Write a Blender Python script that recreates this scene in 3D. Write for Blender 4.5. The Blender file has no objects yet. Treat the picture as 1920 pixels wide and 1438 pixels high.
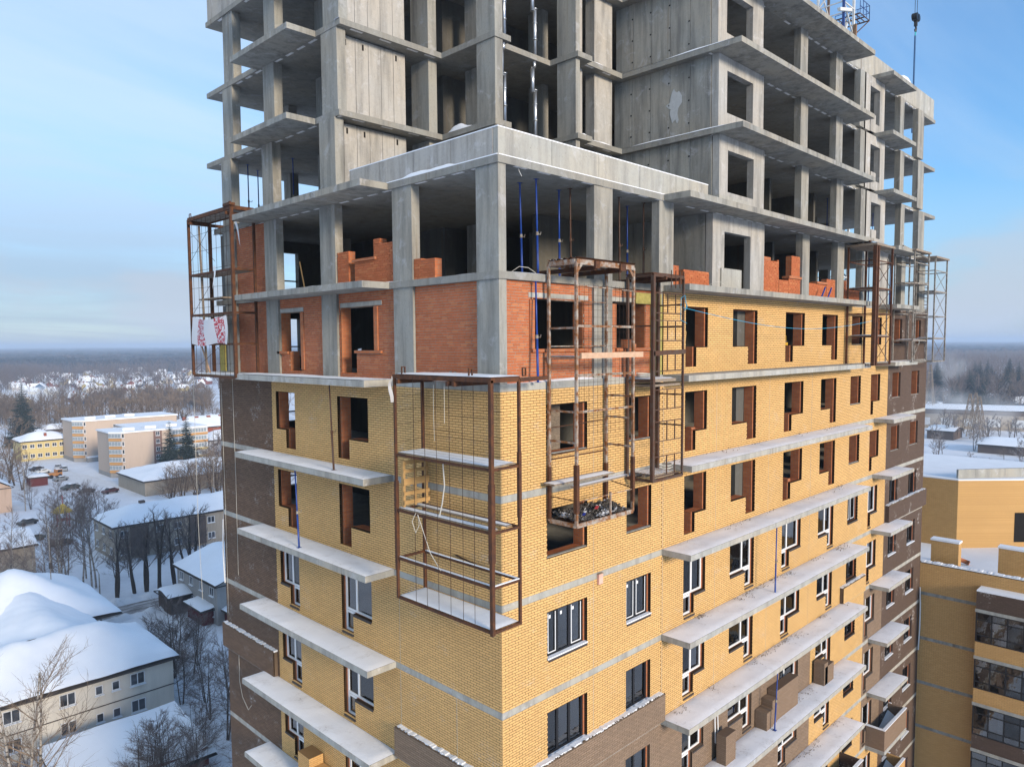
import bpy, math, random
import numpy as np
from mathutils import Vector, Matrix
S = bpy.context.scene
COL = S.collection
R = math.radians
random.seed(7); RNG = np.random.default_rng(11)

# ------------------------------------------------------------------ camera
cam = bpy.data.cameras.new("camera"); camo = bpy.data.objects.new("camera", cam); COL.objects.link(camo)
_yaw, _pit, _rol = 0.783415, 0.06921, -0.0070242
_fw = Vector((math.cos(_yaw)*math.cos(_pit), math.sin(_yaw)*math.cos(_pit), -math.sin(_pit)))
_rt = Vector((math.sin(_yaw), -math.cos(_yaw), 0)); _up = _rt.cross(_fw)
_r2 = _rt*math.cos(_rol) + _up*math.sin(_rol); _u2 = -_rt*math.sin(_rol) + _up*math.cos(_rol)
_m = Matrix((_r2, _u2, -_fw)).transposed().to_4x4(); _m.translation = (-13.684, -14.085, 41.0686)
camo.matrix_world = _m
cam.sensor_width = 36; cam.lens = 1391.09/1920*36; cam.shift_y = 22.9/1920
cam.clip_start = 0.2; cam.clip_end = 60000
S.camera = camo

# ------------------------------------------------------------------ sky, sun, exposure
SUN_EL, SUN_AZ = R(15), R(188)          # azimuth measured from +Y, clockwise; 180 = sun stands over -Y
w = bpy.data.worlds.new("World"); S.world = w; w.use_nodes = True
nt = w.node_tree; N = nt.nodes; L = nt.links; N.clear()
out = N.new("ShaderNodeOutputWorld"); bg = N.new("ShaderNodeBackground")
sky = N.new("ShaderNodeTexSky"); sky.sky_type = 'NISHITA'; sky.sun_disc = False
sky.sun_elevation = SUN_EL; sky.sun_rotation = SUN_AZ; sky.altitude = 100; sky.air_density = 1.0; sky.dust_density = 0.25; sky.ozone_density = 4.0
geo = N.new("ShaderNodeTexCoord")
sep = N.new("ShaderNodeSeparateXYZ"); L.new(geo.outputs["Generated"], sep.inputs[0])
def wm(op, a, b=None, c=None):
    n = N.new("ShaderNodeMath"); n.operation = op
    for i, v in enumerate((a, b, c)):
        if v is None: continue
        if isinstance(v, (int, float)): n.inputs[i].default_value = v
        else: L.new(v, n.inputs[i])
    return n.outputs[0]
zz = wm('ADD', wm('MAXIMUM', sep.outputs[2], 0.0), 0.16)
cv = N.new("ShaderNodeCombineXYZ"); L.new(wm('DIVIDE', sep.outputs[0], zz), cv.inputs[0]); L.new(wm('DIVIDE', sep.outputs[1], zz), cv.inputs[1])
mp = N.new("ShaderNodeMapping"); mp.inputs["Rotation"].default_value = (0, 0, R(35)); mp.inputs["Scale"].default_value = (0.55, 1.5, 1); L.new(cv.outputs[0], mp.inputs[0])
n1 = N.new("ShaderNodeTexNoise"); n1.inputs["Scale"].default_value = 0.62; n1.inputs["Detail"].default_value = 7; n1.inputs["Roughness"].default_value = 0.56; n1.inputs["Distortion"].default_value = 0.5
L.new(mp.outputs[0], n1.inputs["Vector"])
# a thicker veil of high cloud lies over the north west (the left of the view)
side = wm('ADD', wm('MULTIPLY', sep.outputs[0], -0.62), wm('MULTIPLY', sep.outputs[1], 0.62))
veil = wm('ADD', n1.outputs[0], wm("MULTIPLY", side, 0.42))
mr = N.new("ShaderNodeMapRange"); mr.interpolation_type = 'SMOOTHSTEP'; mr.inputs[1].default_value = 0.15; mr.inputs[2].default_value = .82; mr.inputs[3].default_value = 0.12; mr.inputs[4].default_value = 0.86
L.new(veil, mr.inputs[0])
low = N.new("ShaderNodeMapRange"); low.interpolation_type = 'SMOOTHSTEP'; low.inputs[1].default_value = 0.0; low.inputs[2].default_value = 0.28; low.inputs[3].default_value = 1.0; low.inputs[4].default_value = 0.0
L.new(sep.outputs[2], low.inputs[0])
ccol = N.new("ShaderNodeMix"); ccol.data_type = 'RGBA'; L.new(low.outputs[0], ccol.inputs[0])
ccol.inputs[6].default_value = (3.0, 3.65, 4.4, 1); ccol.inputs[7].default_value = (1.3, 1.62, 2.25, 1)
mix = N.new("ShaderNodeMix"); mix.data_type = 'RGBA'
cl2 = N.new("ShaderNodeTexNoise"); cl2.inputs["Scale"].default_value = 3.2; cl2.inputs["Detail"].default_value = 6; cl2.inputs["Roughness"].default_value = .55
mp2 = N.new("ShaderNodeMapping"); mp2.inputs["Scale"].default_value = (1, 1, 3.4); L.new(geo.outputs["Generated"], mp2.inputs[0]); L.new(mp2.outputs[0], cl2.inputs["Vector"])
bandm = N.new("ShaderNodeMapRange"); bandm.interpolation_type = 'SMOOTHSTEP'; bandm.inputs[1].default_value = .02; bandm.inputs[2].default_value = .24; bandm.inputs[3].default_value = 1; bandm.inputs[4].default_value = 0; L.new(sep.outputs[2], bandm.inputs[0])
cmk = N.new("ShaderNodeMapRange"); cmk.interpolation_type = 'SMOOTHSTEP'; cmk.inputs[1].default_value = .46; cmk.inputs[2].default_value = .62; L.new(cl2.outputs[0], cmk.inputs[0])
lowc = wm('MULTIPLY', wm('MULTIPLY', bandm.outputs[0], cmk.outputs[0]), .85)
hz = wm('MAXIMUM', mr.outputs[0], wm('MULTIPLY', low.outputs[0], 0.72)); L.new(hz, mix.inputs[0])
hs = N.new('ShaderNodeHueSaturation'); hs.inputs['Saturation'].default_value = 1.22; L.new(sky.outputs[0], hs.inputs['Color']); L.new(hs.outputs[0], mix.inputs[6]); L.new(ccol.outputs[2], mix.inputs[7])
mx3 = N.new("ShaderNodeMix"); mx3.data_type = 'RGBA'; L.new(lowc, mx3.inputs[0]); L.new(mix.outputs[2], mx3.inputs[6]); mx3.inputs[7].default_value = (2.35, 2.65, 3.1, 1)
L.new(mx3.outputs[2], bg.inputs[0]); bg.inputs[1].default_value = 0.15; L.new(bg.outputs[0], out.inputs[0])
sl = bpy.data.lights.new("sun", 'SUN'); so = bpy.data.objects.new("sun", sl); COL.objects.link(so)
sl.energy = 2.7; sl.angle = R(12); sl.color = (1.0, 0.85, 0.66)
_sd = Vector((math.sin(SUN_AZ)*math.cos(SUN_EL), math.cos(SUN_AZ)*math.cos(SUN_EL), math.sin(SUN_EL)))
so.rotation_euler = _sd.to_track_quat('Z', 'Y').to_euler(); so.location = (0, -60, 120)
S.view_settings.view_transform = 'Standard'; S.view_settings.look = 'None'; S.view_settings.gamma = 1; S.view_settings.use_curve_mapping = False
S.view_settings.exposure = 0.68
S.cycles.max_bounces = 6; S.cycles.diffuse_bounces = 1; S.cycles.glossy_bounces = 2; S.cycles.transmission_bounces = 3; S.cycles.transparent_max_bounces = 8; S.cycles.volume_bounces = 1
S.cycles.use_denoising = True; S.cycles.sample_clamp_indirect = 6

# ------------------------------------------------------------------ helpers
class MB:
    "collects shapes; build() links them as one mesh object"
    def __init__(s): s.v = []; s.f = []; s.m = []; s.cur = 0
    def face(s, *pts):
        n = len(s.v); s.v.extend(pts); s.f.append(tuple(range(n, n+len(pts)))); s.m.append(s.cur)
    def box(s, x0, x1, y0, y1, z0, z1, skip=""):
        n = len(s.v)
        s.v += [(x0,y0,z0),(x1,y0,z0),(x1,y1,z0),(x0,y1,z0),(x0,y0,z1),(x1,y0,z1),(x1,y1,z1),(x0,y1,z1)]
        F = {'b':(0,3,2,1),'t':(4,5,6,7),'f':(0,1,5,4),'k':(2,3,7,6),'l':(3,0,4,7),'r':(1,2,6,5)}
        for kx, q in F.items():
            if kx not in skip: s.f.append(tuple(n+i for i in q)); s.m.append(s.cur)
        return s
    def beam(s, p, q, w, h=None, up=(0,0,1)):
        p = Vector(p); q = Vector(q); d = (q-p)
        if d.length < 1e-6: return s
        d.normalize(); u = Vector(up)
        if abs(d.dot(u)) > .98: u = Vector((1,0,0))
        a = d.cross(u).normalized(); b = a.cross(d); h = h or w
        n = len(s.v)
        for c in (p, q):
            for (i, j) in ((-1,-1),(1,-1),(1,1),(-1,1)): s.v.append(tuple(c + a*(i*w/2) + b*(j*h/2)))
        for fq in ((0,1,2,3),(4,7,6,5),(0,4,5,1),(1,5,6,2),(2,6,7,3),(3,7,4,0)): s.f.append(tuple(n+i for i in fq)); s.m.append(s.cur)
        return s
    def tube(s, pts, r, n=6, caps=True):
        pts = [Vector(p) for p in pts]; rs = r if isinstance(r, (list, tuple)) else [r]*len(pts)
        base = len(s.v); prev = None
        for i, p in enumerate(pts):
            d = (pts[min(i+1, len(pts)-1)] - pts[max(i-1, 0)]).normalized()
            u = Vector((0,0,1)) if abs(d.z) < .9 else Vector((1,0,0))
            a = d.cross(u).normalized() if prev is None else (prev - d*prev.dot(d)).normalized()
            prev = a; b = d.cross(a)
            for k in range(n):
                t = 2*math.pi*k/n; s.v.append(tuple(p + (a*math.cos(t) + b*math.sin(t))*rs[i]))
        for i in range(len(pts)-1):
            for k in range(n):
                s.f.append((base+i*n+k, base+i*n+(k+1)%n, base+(i+1)*n+(k+1)%n, base+(i+1)*n+k)); s.m.append(s.cur)
        if caps and n > 2:
            s.f.append(tuple(base+k for k in range(n))); s.m.append(s.cur)
            e = base+(len(pts)-1)*n; s.f.append(tuple(e+n-1-k for k in range(n))); s.m.append(s.cur)
        return s
    def prism(s, poly, z0, z1):
        n = len(s.v); k = len(poly)
        s.v += [(x,y,z0) for x,y in poly] + [(x,y,z1) for x,y in poly]
        s.f.append(tuple(n+i for i in reversed(range(k)))); s.m.append(s.cur)
        s.f.append(tuple(n+k+i for i in range(k))); s.m.append(s.cur)
        for i in range(k):
            j = (i+1) % k; s.f.append((n+i, n+j, n+k+j, n+k+i)); s.m.append(s.cur)
        return s
    def grid(s, fn, nu, nv):
        n = len(s.v)
        for i in range(nu+1):
            for j in range(nv+1): s.v.append(tuple(fn(i/nu, j/nv)))
        for i in range(nu):
            for j in range(nv):
                a = n+i*(nv+1)+j; s.f.append((a, a+nv+1, a+nv+2, a+1)); s.m.append(s.cur)
        return s
    def mesh(s, name, mat, smooth=False):
        me = bpy.data.meshes.new(name); me.from_pydata(s.v, [], s.f)
        for m in (mat if isinstance(mat, (list, tuple)) else [mat]): me.materials.append(m)
        if isinstance(mat, (list, tuple)): me.polygons.foreach_set("material_index", s.m)
        if smooth: me.polygons.foreach_set("use_smooth", [True]*len(me.polygons))
        me.update(); return me
    def build(s, name, mat, parent=None, smooth=False, **kw):
        return link(name, s.mesh(name, mat, smooth), parent, **kw)
def link(name, me, parent=None, loc=None, rot=None, label=None, cat=None, group=None, kind=None):
    o = bpy.data.objects.new(name, me); COL.objects.link(o)
    if parent is not None: o.parent = parent
    if loc is not None: o.location = loc
    if rot is not None: o.rotation_euler = rot
    return tag(o, label, cat, group, kind)
def tag(o, label=None, cat=None, group=None, kind=None):
    for k, v in (("label", label), ("category", cat), ("group", group), ("kind", kind)):
        if v: o[k] = v
    return o
def thing(name, label, cat, loc=(0,0,0), rz=0, group=None, kind=None):
    return link(name, None, None, loc, (0,0,rz), label, cat, group, kind)
KIDS = {}
def copy_tree(o, parent=None, loc=None, rz=None, label=None, group=None):
    c = o.copy(); COL.objects.link(c)
    if parent is not None: c.parent = parent
    if loc is not None: c.location = loc
    if rz is not None: c.rotation_euler = (0, 0, rz)
    if label: c['label'] = label
    if group: c['group'] = group
    for ch in KIDS.get(o.name, []):
        copy_tree(ch, c)
    return c
def proto(o):
    "remember the children of a prototype so it can be copied"
    def rec(x):
        KIDS[x.name] = [c for c in bpy.data.objects if c.parent == x]
        for c in KIDS[x.name]: rec(c)
    rec(o); return o
# ------------------------------------------------------------------ materials
class Mat:
    def __init__(s, name, rough=.85, spec=.3):
        s.m = bpy.data.materials.new(name); s.m.use_nodes = True; s.nt = s.m.node_tree; s.N = s.nt.nodes; s.L = s.nt.links
        s.b = s.N["Principled BSDF"]; s.b.inputs["Roughness"].default_value = rough; s.b.inputs["Specular IOR Level"].default_value = spec
        g = s.N.new("ShaderNodeNewGeometry"); s.g = g; s.pos = g.outputs["Position"]
    def math(s, op, a, b=None, c=None):
        n = s.N.new("ShaderNodeMath"); n.operation = op
        for i, v in enumerate((a, b, c)):
            if v is None: continue
            if isinstance(v, (int, float)): n.inputs[i].default_value = v
            else: s.L.new(v, n.inputs[i])
        return n.outputs[0]
    def mapping(s, vec, sc=(1,1,1), rot=(0,0,0)):
        n = s.N.new("ShaderNodeMapping"); n.inputs["Scale"].default_value = sc; n.inputs["Rotation"].default_value = rot; s.L.new(vec, n.inputs[0]); return n.outputs[0]
    def noise(s, scale, detail=4, rough=.55, vec=None, sc=None, dist=0):
        n = s.N.new("ShaderNodeTexNoise"); n.inputs["Scale"].default_value = scale; n.inputs["Detail"].default_value = detail; n.inputs["Roughness"].default_value = rough; n.inputs["Distortion"].default_value = dist
        v = vec or s.pos
        if sc: v = s.mapping(v, sc)
        s.L.new(v, n.inputs["Vector"]); return n.outputs[0]
    def ramp(s, fac, *stops):
        n = s.N.new("ShaderNodeValToRGB"); e = n.color_ramp.elements
        while len(e) < len(stops): e.new(.5)
        for i, (p, c) in enumerate(stops):
            e[i].position = p; e[i].color = (c, c, c, 1) if isinstance(c, (int, float)) else (*c, 1)
        s.L.new(fac, n.inputs[0]); return n.outputs[0]
    def mix(s, fac, a, b, mode='MIX'):
        n = s.N.new("ShaderNodeMix"); n.data_type = 'RGBA'; n.blend_type = mode
        for i, v in ((0, fac), (6, a), (7, b)):
            if isinstance(v, (int, float)): n.inputs[i].default_value = v if i == 0 else (v, v, v, 1)
            elif isinstance(v, tuple): n.inputs[i].default_value = (*v, 1)
            else: s.L.new(v, n.inputs[i])
        return n.outputs[2]
    def sep(s, vec):
        n = s.N.new("ShaderNodeSeparateXYZ"); s.L.new(vec, n.inputs[0]); return n.outputs
    def comb(s, x, y, z):
        n = s.N.new("ShaderNodeCombineXYZ")
        for i, v in enumerate((x, y, z)):
            if isinstance(v, (int, float)): n.inputs[i].default_value = v
            else: s.L.new(v, n.inputs[i])
        return n.outputs[0]
    def rnd(s):
        o = s.N.new("ShaderNodeObjectInfo")
        return s.math('FRACT', s.math('ADD', s.g.outputs["Random Per Island"], s.math('MULTIPLY', o.outputs["Random"], 3.77)))
    def color(s, c):
        if isinstance(c, tuple): s.b.inputs["Base Color"].default_value = (*c, 1)
        else: s.L.new(c, s.b.inputs["Base Color"])
        return s
    def bump(s, h, strength=.3, dist=.02):
        n = s.N.new("ShaderNodeBump"); n.inputs["Strength"].default_value = strength; n.inputs["Distance"].default_value = dist
        s.L.new(h, n.inputs["Height"]); s.L.new(n.outputs[0], s.b.inputs["Normal"]); return s
    def brick_tex(s, c1, c2, mortar, bw=.26, bh=.075, msize=.006):
        p = s.sep(s.pos); v = s.comb(s.math('ADD', p[0], p[1]), p[2], 0.0)
        n = s.N.new("ShaderNodeTexBrick"); n.inputs["Scale"].default_value = 1; n.inputs["Mortar Size"].default_value = msize; n.inputs["Brick Width"].default_value = bw; n.inputs["Row Height"].default_value = bh; n.inputs["Mortar Smooth"].default_value = .1
        n.inputs["Color1"].default_value = (*c1, 1); n.inputs["Color2"].default_value = (*c2, 1); n.inputs["Mortar"].default_value = (*mortar, 1)
        s.L.new(v, n.inputs["Vector"]); return n
def plain(name, c, rough=.8, spec=.3, var=.12, scale=3, metal=0):
    m = Mat(name, rough, spec); n = m.noise(scale, 4)
    lo = tuple(x*(1-var) for x in c); hi = tuple(min(1, x*(1+var)) for x in c)
    m.color(m.ramp(n, (.3, lo), (.7, hi))); m.b.inputs["Metallic"].default_value = metal
    return m.m
def concrete(name, base, warm=(1.09, 1.0, .83), cold=(.99, 1, .93), dark=.42):
    m = Mat(name, .88, .25)
    big = m.noise(.35, 5, .6); streak = m.noise(1.0, 5, .65, sc=(2.6, 2.6, .28)); fine = m.noise(9, 5, .7); blot = m.noise(1.7, 6, .7, dist=.6)
    c = m.mix(m.ramp(big, (.35, 0), (.65, 1)), tuple(base*x for x in cold), tuple(base*x for x in warm))
    c = m.mix(m.math('MULTIPLY', m.ramp(streak, (.44, 0), (.68, 1)), .75), c, tuple(base*dark*x for x in (1, .97, .9)))
    c = m.mix(m.math('MULTIPLY', m.ramp(blot, (.56, 0), (.66, 1)), .45), c, tuple(min(1, base*1.45*x) for x in (1, 1, 1.02)))
    c = m.mix(m.math('MULTIPLY', m.ramp(fine, (.3, 1), (.5, 0)), .25), c, tuple(base*.5*x for x in (1, 1, 1)))
    sp_ = m.sep(m.pos); ln_ = m.math('FRACT', m.math('MULTIPLY', m.math('ADD', sp_[0], sp_[1]), 1/1.27)); c = m.mix(m.math('MULTIPLY', m.ramp(ln_, (0, 1), (.012, 0)), .45), c, tuple(base*.35*x for x in (1, 1, .95)))
    rr_ = m.noise(.8, 3, .5, sc=(3.5, 3.5, .12)); c = m.mix(m.math('MULTIPLY', m.ramp(rr_, (.66, 0), (.72, 1)), .35), c, (.16, .10, .05))
    pit = m.noise(26, 2, .5); c = m.mix(m.math('MULTIPLY', m.ramp(pit, (.70, 0), (.74, 1)), .5), c, (.05, .05, .05))
    m.color(c).bump(m.math('ADD', fine, m.math('MULTIPLY', big, .5)), .25, .02); return m.m
def brick_mat(name, c, var, c2=None, stain=.25, frost=0.0):
    m = Mat(name, .78, .3); r = m.rnd()
    lo = tuple(x*(1-var) for x in c); hi = tuple(x*(1+var) for x in c)
    stops = [(0, lo), (.55, c), (1, hi)]
    col = m.ramp(r, *stops)
    if c2: col = m.mix(m.ramp(r, (.80, 0), (.83, 1)), col, c2)
    big = m.noise(.25, 5, .6); col = m.mix(m.math('MULTIPLY', m.ramp(big, (.35, 1), (.62, 0)), stain), col, tuple(x*.62 for x in c))
    fine = m.noise(30, 3, .6); col = m.mix(m.math('MULTIPLY', m.ramp(fine, (.3, 1), (.55, 0)), .3), col, tuple(x*.7 for x in c))
    if frost:
        fr = m.noise(.9, 6, .7, sc=(1, 1, 1.6)); f2 = m.noise(14, 3, .6)
        col = m.mix(m.math('MULTIPLY', m.math('MULTIPLY', m.ramp(fr, (.56, 0), (.7, 1)), m.ramp(f2, (.45, 0), (.6, 1))), frost), col, (.62, .6, .58))
    m.color(col).bump(fine, .2, .006); return m.m
M = {}
M['concrete'] = concrete('concrete', .31)
M['concrete_pale'] = concrete('pale_concrete', .39, dark=.6)
M['concrete_panel'] = concrete('panel_concrete', .40, warm=(1.1, 1.0, .86), cold=(1.02, 1, .95), dark=.5)
M['soffit'] = concrete('soffit_concrete', .27, dark=.7); M['core'] = concrete('shade_darkened_concrete', .12, dark=.7)  # core: concrete darkened in colour to stand in for indoor shade
M['yellow'] = brick_mat('yellow_brick', (.72, .44, .172), .07, None, .22, .4)
M['red'] = brick_mat('red_brick', (.47, .135, .05), .14, (.52, .18, .07), .25)
M['brown'] = brick_mat('brown_brick', (.155, .095, .06), .16, None, .3, .75)
M['taupe'] = brick_mat('taupe_brick', (.25, .175, .12), .12, None, .2)
M['mortar_y'] = plain('yellow_wall_mortar', (.05, .03, .016), .95, .1)
M['mortar_r'] = plain('red_wall_mortar', (.30, .25, .20), .95, .1, .3, 8)
M['mortar_b'] = plain('brown_wall_mortar', (.085, .06, .046), .95, .1, .3, 6)
M['mortar_t'] = plain('taupe_wall_mortar', (.14, .10, .07), .95, .1)
def red_inner():
    m = Mat('red_masonry', .85, .2); b = m.brick_tex((.44, .13, .05), (.52, .18, .07), (.26, .19, .14), .26, .077, .007)
    n = m.noise(3, 5, .6); m.color(m.mix(m.math('MULTIPLY', m.ramp(n, (.4, 0), (.7, 1)), .3), b.outputs[0], (.2, .06, .03))).bump(b.outputs["Fac"], -.4, .01); return m.m
M['red_inner'] = red_inner()
def far_brick(name, c1, c2, mo, frost=0):
    m = Mat(name, .85, .2); b = m.brick_tex(c1, c2, mo); n = m.noise(.4, 6, .6)
    col = m.mix(m.math('MULTIPLY', m.ramp(n, (.4, 1), (.65, 0)), .3), b.outputs[0], tuple(x*.7 for x in c1))
    if frost:
        fr = m.noise(.8, 5, .65); f2 = m.noise(7, 4, .7)
        col = m.mix(m.math('MULTIPLY', m.math('MULTIPLY', m.ramp(fr, (.56, 0), (.66, 1)), m.ramp(f2, (.5, 0), (.6, 1))), frost), col, (.6, .58, .56))
    m.color(col).bump(b.outputs["Fac"], -.3, .008); return m.m
M['yellow_far'] = far_brick('yellow_brickwork', (.64, .38, .15), (.57, .33, .125), (.20, .12, .055))
M['brown_far'] = far_brick('brown_brickwork', (.12, .08, .06), (.10, .068, .05), (.06, .042, .034), .8)
M['taupe_far'] = far_brick('taupe_brickwork', (.25, .175, .12), (.22, .15, .10), (.15, .10, .07))
def snow(name, c=(.86, .88, .92), dirt=0.0, sc=1.0):
    m = Mat(name, .75, .2); n = m.noise(.8*sc, 6, .6); f = m.noise(14*sc, 4, .6); col = m.ramp(n, (.3, tuple(x*.93 for x in c)), (.7, c))
    if dirt:
        d = m.noise(1.4*sc, 6, .65, dist=.4); d2 = m.noise(9*sc, 4, .7)
        col = m.mix(m.math('MULTIPLY', m.ramp(d, (.5, 0), (.72, 1)), dirt), col, (.55, .51, .48))
        col = m.mix(m.math('MULTIPLY', m.math('MULTIPLY', m.ramp(d, (.52, 0), (.66, 1)), m.ramp(d2, (.55, 0), (.64, 1))), min(1, dirt*1.3)), col, (.14, .11, .08))
    m.b.inputs["Subsurface Weight"].default_value = 0.0
    m.color(col).bump(m.math('ADD', n, m.math('MULTIPLY', f, .25)), .35, .08); return m.m
M['snow'] = snow('snow'); M['snow_slab'] = snow('trodden_snow', (.92, .92, .95), .28); M['snow_roof'] = snow('roof_snow', (.88, .90, .94), 0, .3)
def rusty(name, steel, rust, lo=.42, hi=.6, snowy=0):
    m = Mat(name, .8, .3); n = m.noise(5, 6, .65); f = m.noise(30, 3)
    c = m.mix(m.ramp(n, (lo, 0), (hi, 1)), steel, rust); c = m.mix(m.math('MULTIPLY', f, .4), c, tuple(x*.4 for x in rust)); m.color(c).bump(f, .15, .005); return m.m
M['rust_dark'] = rusty('dark_rusty_steel', (.07, .032, .02), (.13, .05, .02))
M['rust_pale'] = rusty('flaking_painted_steel', (.42, .38, .33), (.24, .10, .035), .40, .58)
M['rust_brown'] = rusty('brown_rusty_steel', (.10, .07, .055), (.10, .045, .025))
M['grey_steel'] = rusty('grey_scaffold_steel', (.36, .34, .30), (.20, .16, .13))
M['blue'] = plain('blue_paint', (.012, .05, .26), .45, .5, .25, 5)
M['galv'] = plain('galvanised_steel', (.6, .61, .62), .32, .5, .1, 6, .9)
M['wood_new'] = Mat('new_wood', .75, .2); _m = M['wood_new']; _m.color(_m.ramp(_m.noise(3, 5, .6, sc=(1, 1, 14)), (.3, (.42, .24, .09)), (.7, (.55, .35, .15)))); M['wood_new'] = _m.m
M['wood_old'] = Mat('weathered_wood', .85, .2); _m = M['wood_old']; _m.color(_m.ramp(_m.noise(4, 5, .6, sc=(3, 3, 9)), (.3, (.17, .13, .10)), (.7, (.36, .29, .22)))); M['wood_old'] = _m.m
M['wood_pink'] = plain('pale_plank_wood', (.55, .36, .24), .8, .2, .12, 6)
M['insul'] = plain('mineral_wool', (.36, .31, .10), .95, .1, .2, 10)
M['dash'] = plain('insulation_insert', (.72, .72, .72), .9, .1, .25, 7)
M['white'] = plain('white_plastic', (.78, .78, .78), .4, .4, .04)
M['black'] = plain('dark_frame', (.012, .012, .014), .4, .4)
M['rope'] = plain('pale_rope', (.6, .57, .5), .9, .1)
M['wire'] = plain('rusty_wire', (.05, .028, .02), .8, .2)
M['cyan'] = plain('blue_rope', (.05, .32, .50), .8, .2)
M['sill'] = plain('dark_sill', (.055, .045, .042), .6, .3)
M['dark'] = plain('dark_void', (.02, .018, .017), .9, .1)
def glass():
    m = Mat('window_glass', .05, .5); N, L = m.N, m.L
    t = N.new("ShaderNodeBsdfTransparent"); t.inputs[0].default_value = (.34, .37, .40, 1)
    g = N.new("ShaderNodeBsdfGlossy"); g.inputs["Roughness"].default_value = .03; g.inputs[0].default_value = (.9, .9, .9, 1)
    f = N.new("ShaderNodeFresnel"); f.inputs[0].default_value = 1.5; x = N.new("ShaderNodeMixShader")
    bp = N.new("ShaderNodeBump"); bp.inputs["Strength"].default_value = .12; bp.inputs["Distance"].default_value = .03; L.new(m.noise(2.2, 2, .5), bp.inputs["Height"]); L.new(bp.outputs[0], g.inputs["Normal"]); L.new(m.ramp(m.noise(.9, 3), (.35, (.25, .27, .30)), (.7, (.42, .45, .48))), t.inputs[0])
    k = m.math('ADD', m.math('MULTIPLY', f.outputs[0], 1.0), m.math('MULTIPLY', m.ramp(m.rnd(), (0, .02), (1, 1)), .16))
    L.new(k, x.inputs[0]); L.new(t.outputs[0], x.inputs[1]); L.new(g.outputs[0], x.inputs[2])
    L.new(x.outputs[0], N["Material Output"].inputs[0]); return m.m
M['glass'] = glass()
# ------------------------------------------------------------------ the tower under construction
H = 3.0
def zt(k): return 3.0*k + 1.0                 # top of floor slab k
tower = thing('apartment_tower', 'unfinished high-rise, yellow and brown brick cladding below and a bare concrete frame on top', 'building')
_C = np.array(camo.matrix_world.translation); _MR = np.array(camo.matrix_world.to_3x3())
def project(P):
    d = np.asarray(P, float) - _C; q = d @ _MR; z = -q[..., 2]; z = np.where(z > .1, z, 1e9)
    return 960 + 1391.09*q[..., 0]/z, 741.91 - 1391.09*q[..., 1]/z
def in_view(P, m=260):
    u, v = project(P); return (u > -m) & (u < 1920+m) & (v > -m) & (v < 1438+m)
class Fac:
    def __init__(s, ax, plane): s.ax = ax; s.pl = plane
    def P(s, u, d, z): return (u, s.pl+d, z) if s.ax == 'R' else (s.pl+d, u, z)
    def box(s, mb, u0, u1, d0, d1, z0, z1, skip=""):
        if s.ax == 'R': mb.box(u0, u1, s.pl+d0, s.pl+d1, z0, z1)
        else: mb.box(s.pl+d0, s.pl+d1, u0, u1, z0, z1)
FR, FL = Fac('R', 0.0), Fac('L', 0.0)
def grid_wall(mb, F, u0, u1, z0, z1, ops, d0, d1):
    us = sorted({u0, u1, *[min(max(x, u0), u1) for o in ops for x in o[:2]]}); zs = sorted({z0, z1, *[min(max(x, z0), z1) for o in ops for x in o[2:]]})
    nu, nz = len(us)-1, len(zs)-1
    def full(i, j):
        if i < 0 or j < 0 or i >= nu or j >= nz: return False
        cu, cz = (us[i]+us[i+1])/2, (zs[j]+zs[j+1])/2
        return not any(a < cu < b and c < cz < d for a, b, c, d in ops)
    for i in range(nu):
        for j in range(nz):
            if not full(i, j): continue
            a, b, c, d = us[i], us[i+1], zs[j], zs[j+1]; P = F.P
            mb.face(P(a,d0,c), P(b,d0,c), P(b,d0,d), P(a,d0,d)); mb.face(P(a,d1,c), P(a,d1,d), P(b,d1,d), P(b,d1,c))
            if not full(i-1, j): mb.face(P(a,d0,c), P(a,d0,d), P(a,d1,d), P(a,d1,c))
            if not full(i+1, j): mb.face(P(b,d0,c), P(b,d1,c), P(b,d1,d), P(b,d0,d))
            if not full(i, j-1): mb.face(P(a,d0,c), P(a,d1,c), P(b,d1,c), P(b,d0,c))
            if not full(i, j+1): mb.face(P(a,d0,d), P(b,d0,d), P(b,d1,d), P(a,d1,d))
BR = {'yellow': [], 'red': [], 'brown': [], 'taupe': []}
def lay(col, F, u0, u1, z0, z1, ops, d=0.0, rough=0.0, bh=.075, ax=None):
    "courses of stretcher bond in a facade rectangle, cut round the openings"
    n = max(1, round((z1-z0)/bh)); ch = (z1-z0)/n; joint = .0150
    for c in range(n):
        a, b = z0+c*ch+joint/2, z0+(c+1)*ch-joint/2; zc = (a+b)/2
        cuts = sorted([(o[0], o[1]) for o in ops if o[2] < zc < o[3]]); segs = []; x = u0
        for p, q in cuts:
            if p > x: segs.append((x, min(p, u1)))
            x = max(x, q)
        if x < u1: segs.append((x, u1))
        off = (.13 if c % 2 else 0.0) + (RNG.uniform(-.05, .05) if rough else 0)
        for p, q in segs:
            x = math.floor((p-off)/.26)*.26+off
            while x < q-1e-6:
                s0, s1 = max(x+joint/2, p), min(x+.26-joint/2, q)
                if s1-s0 > .03:
                    jit = RNG.uniform(-rough, rough, 3) if rough else (0, 0, 0)
                    BR[col].append((0 if F.ax == 'R' else 1, F.pl+d+jit[0]+RNG.uniform(-.0015, .0015), s0, s1, a+jit[1]*.6, b+jit[2]*.6))
                x += .26
VERTS5 = np.array([[0,0,0],[1,0,0],[1,0,1],[0,0,1],[0,1,0],[1,1,0],[1,1,1],[0,1,1]], float)      # u, depth, z
QUADS5 = np.array([[0,1,2,3],[3,2,6,7],[0,4,5,1],[0,3,7,4],[1,5,6,2]])
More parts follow.
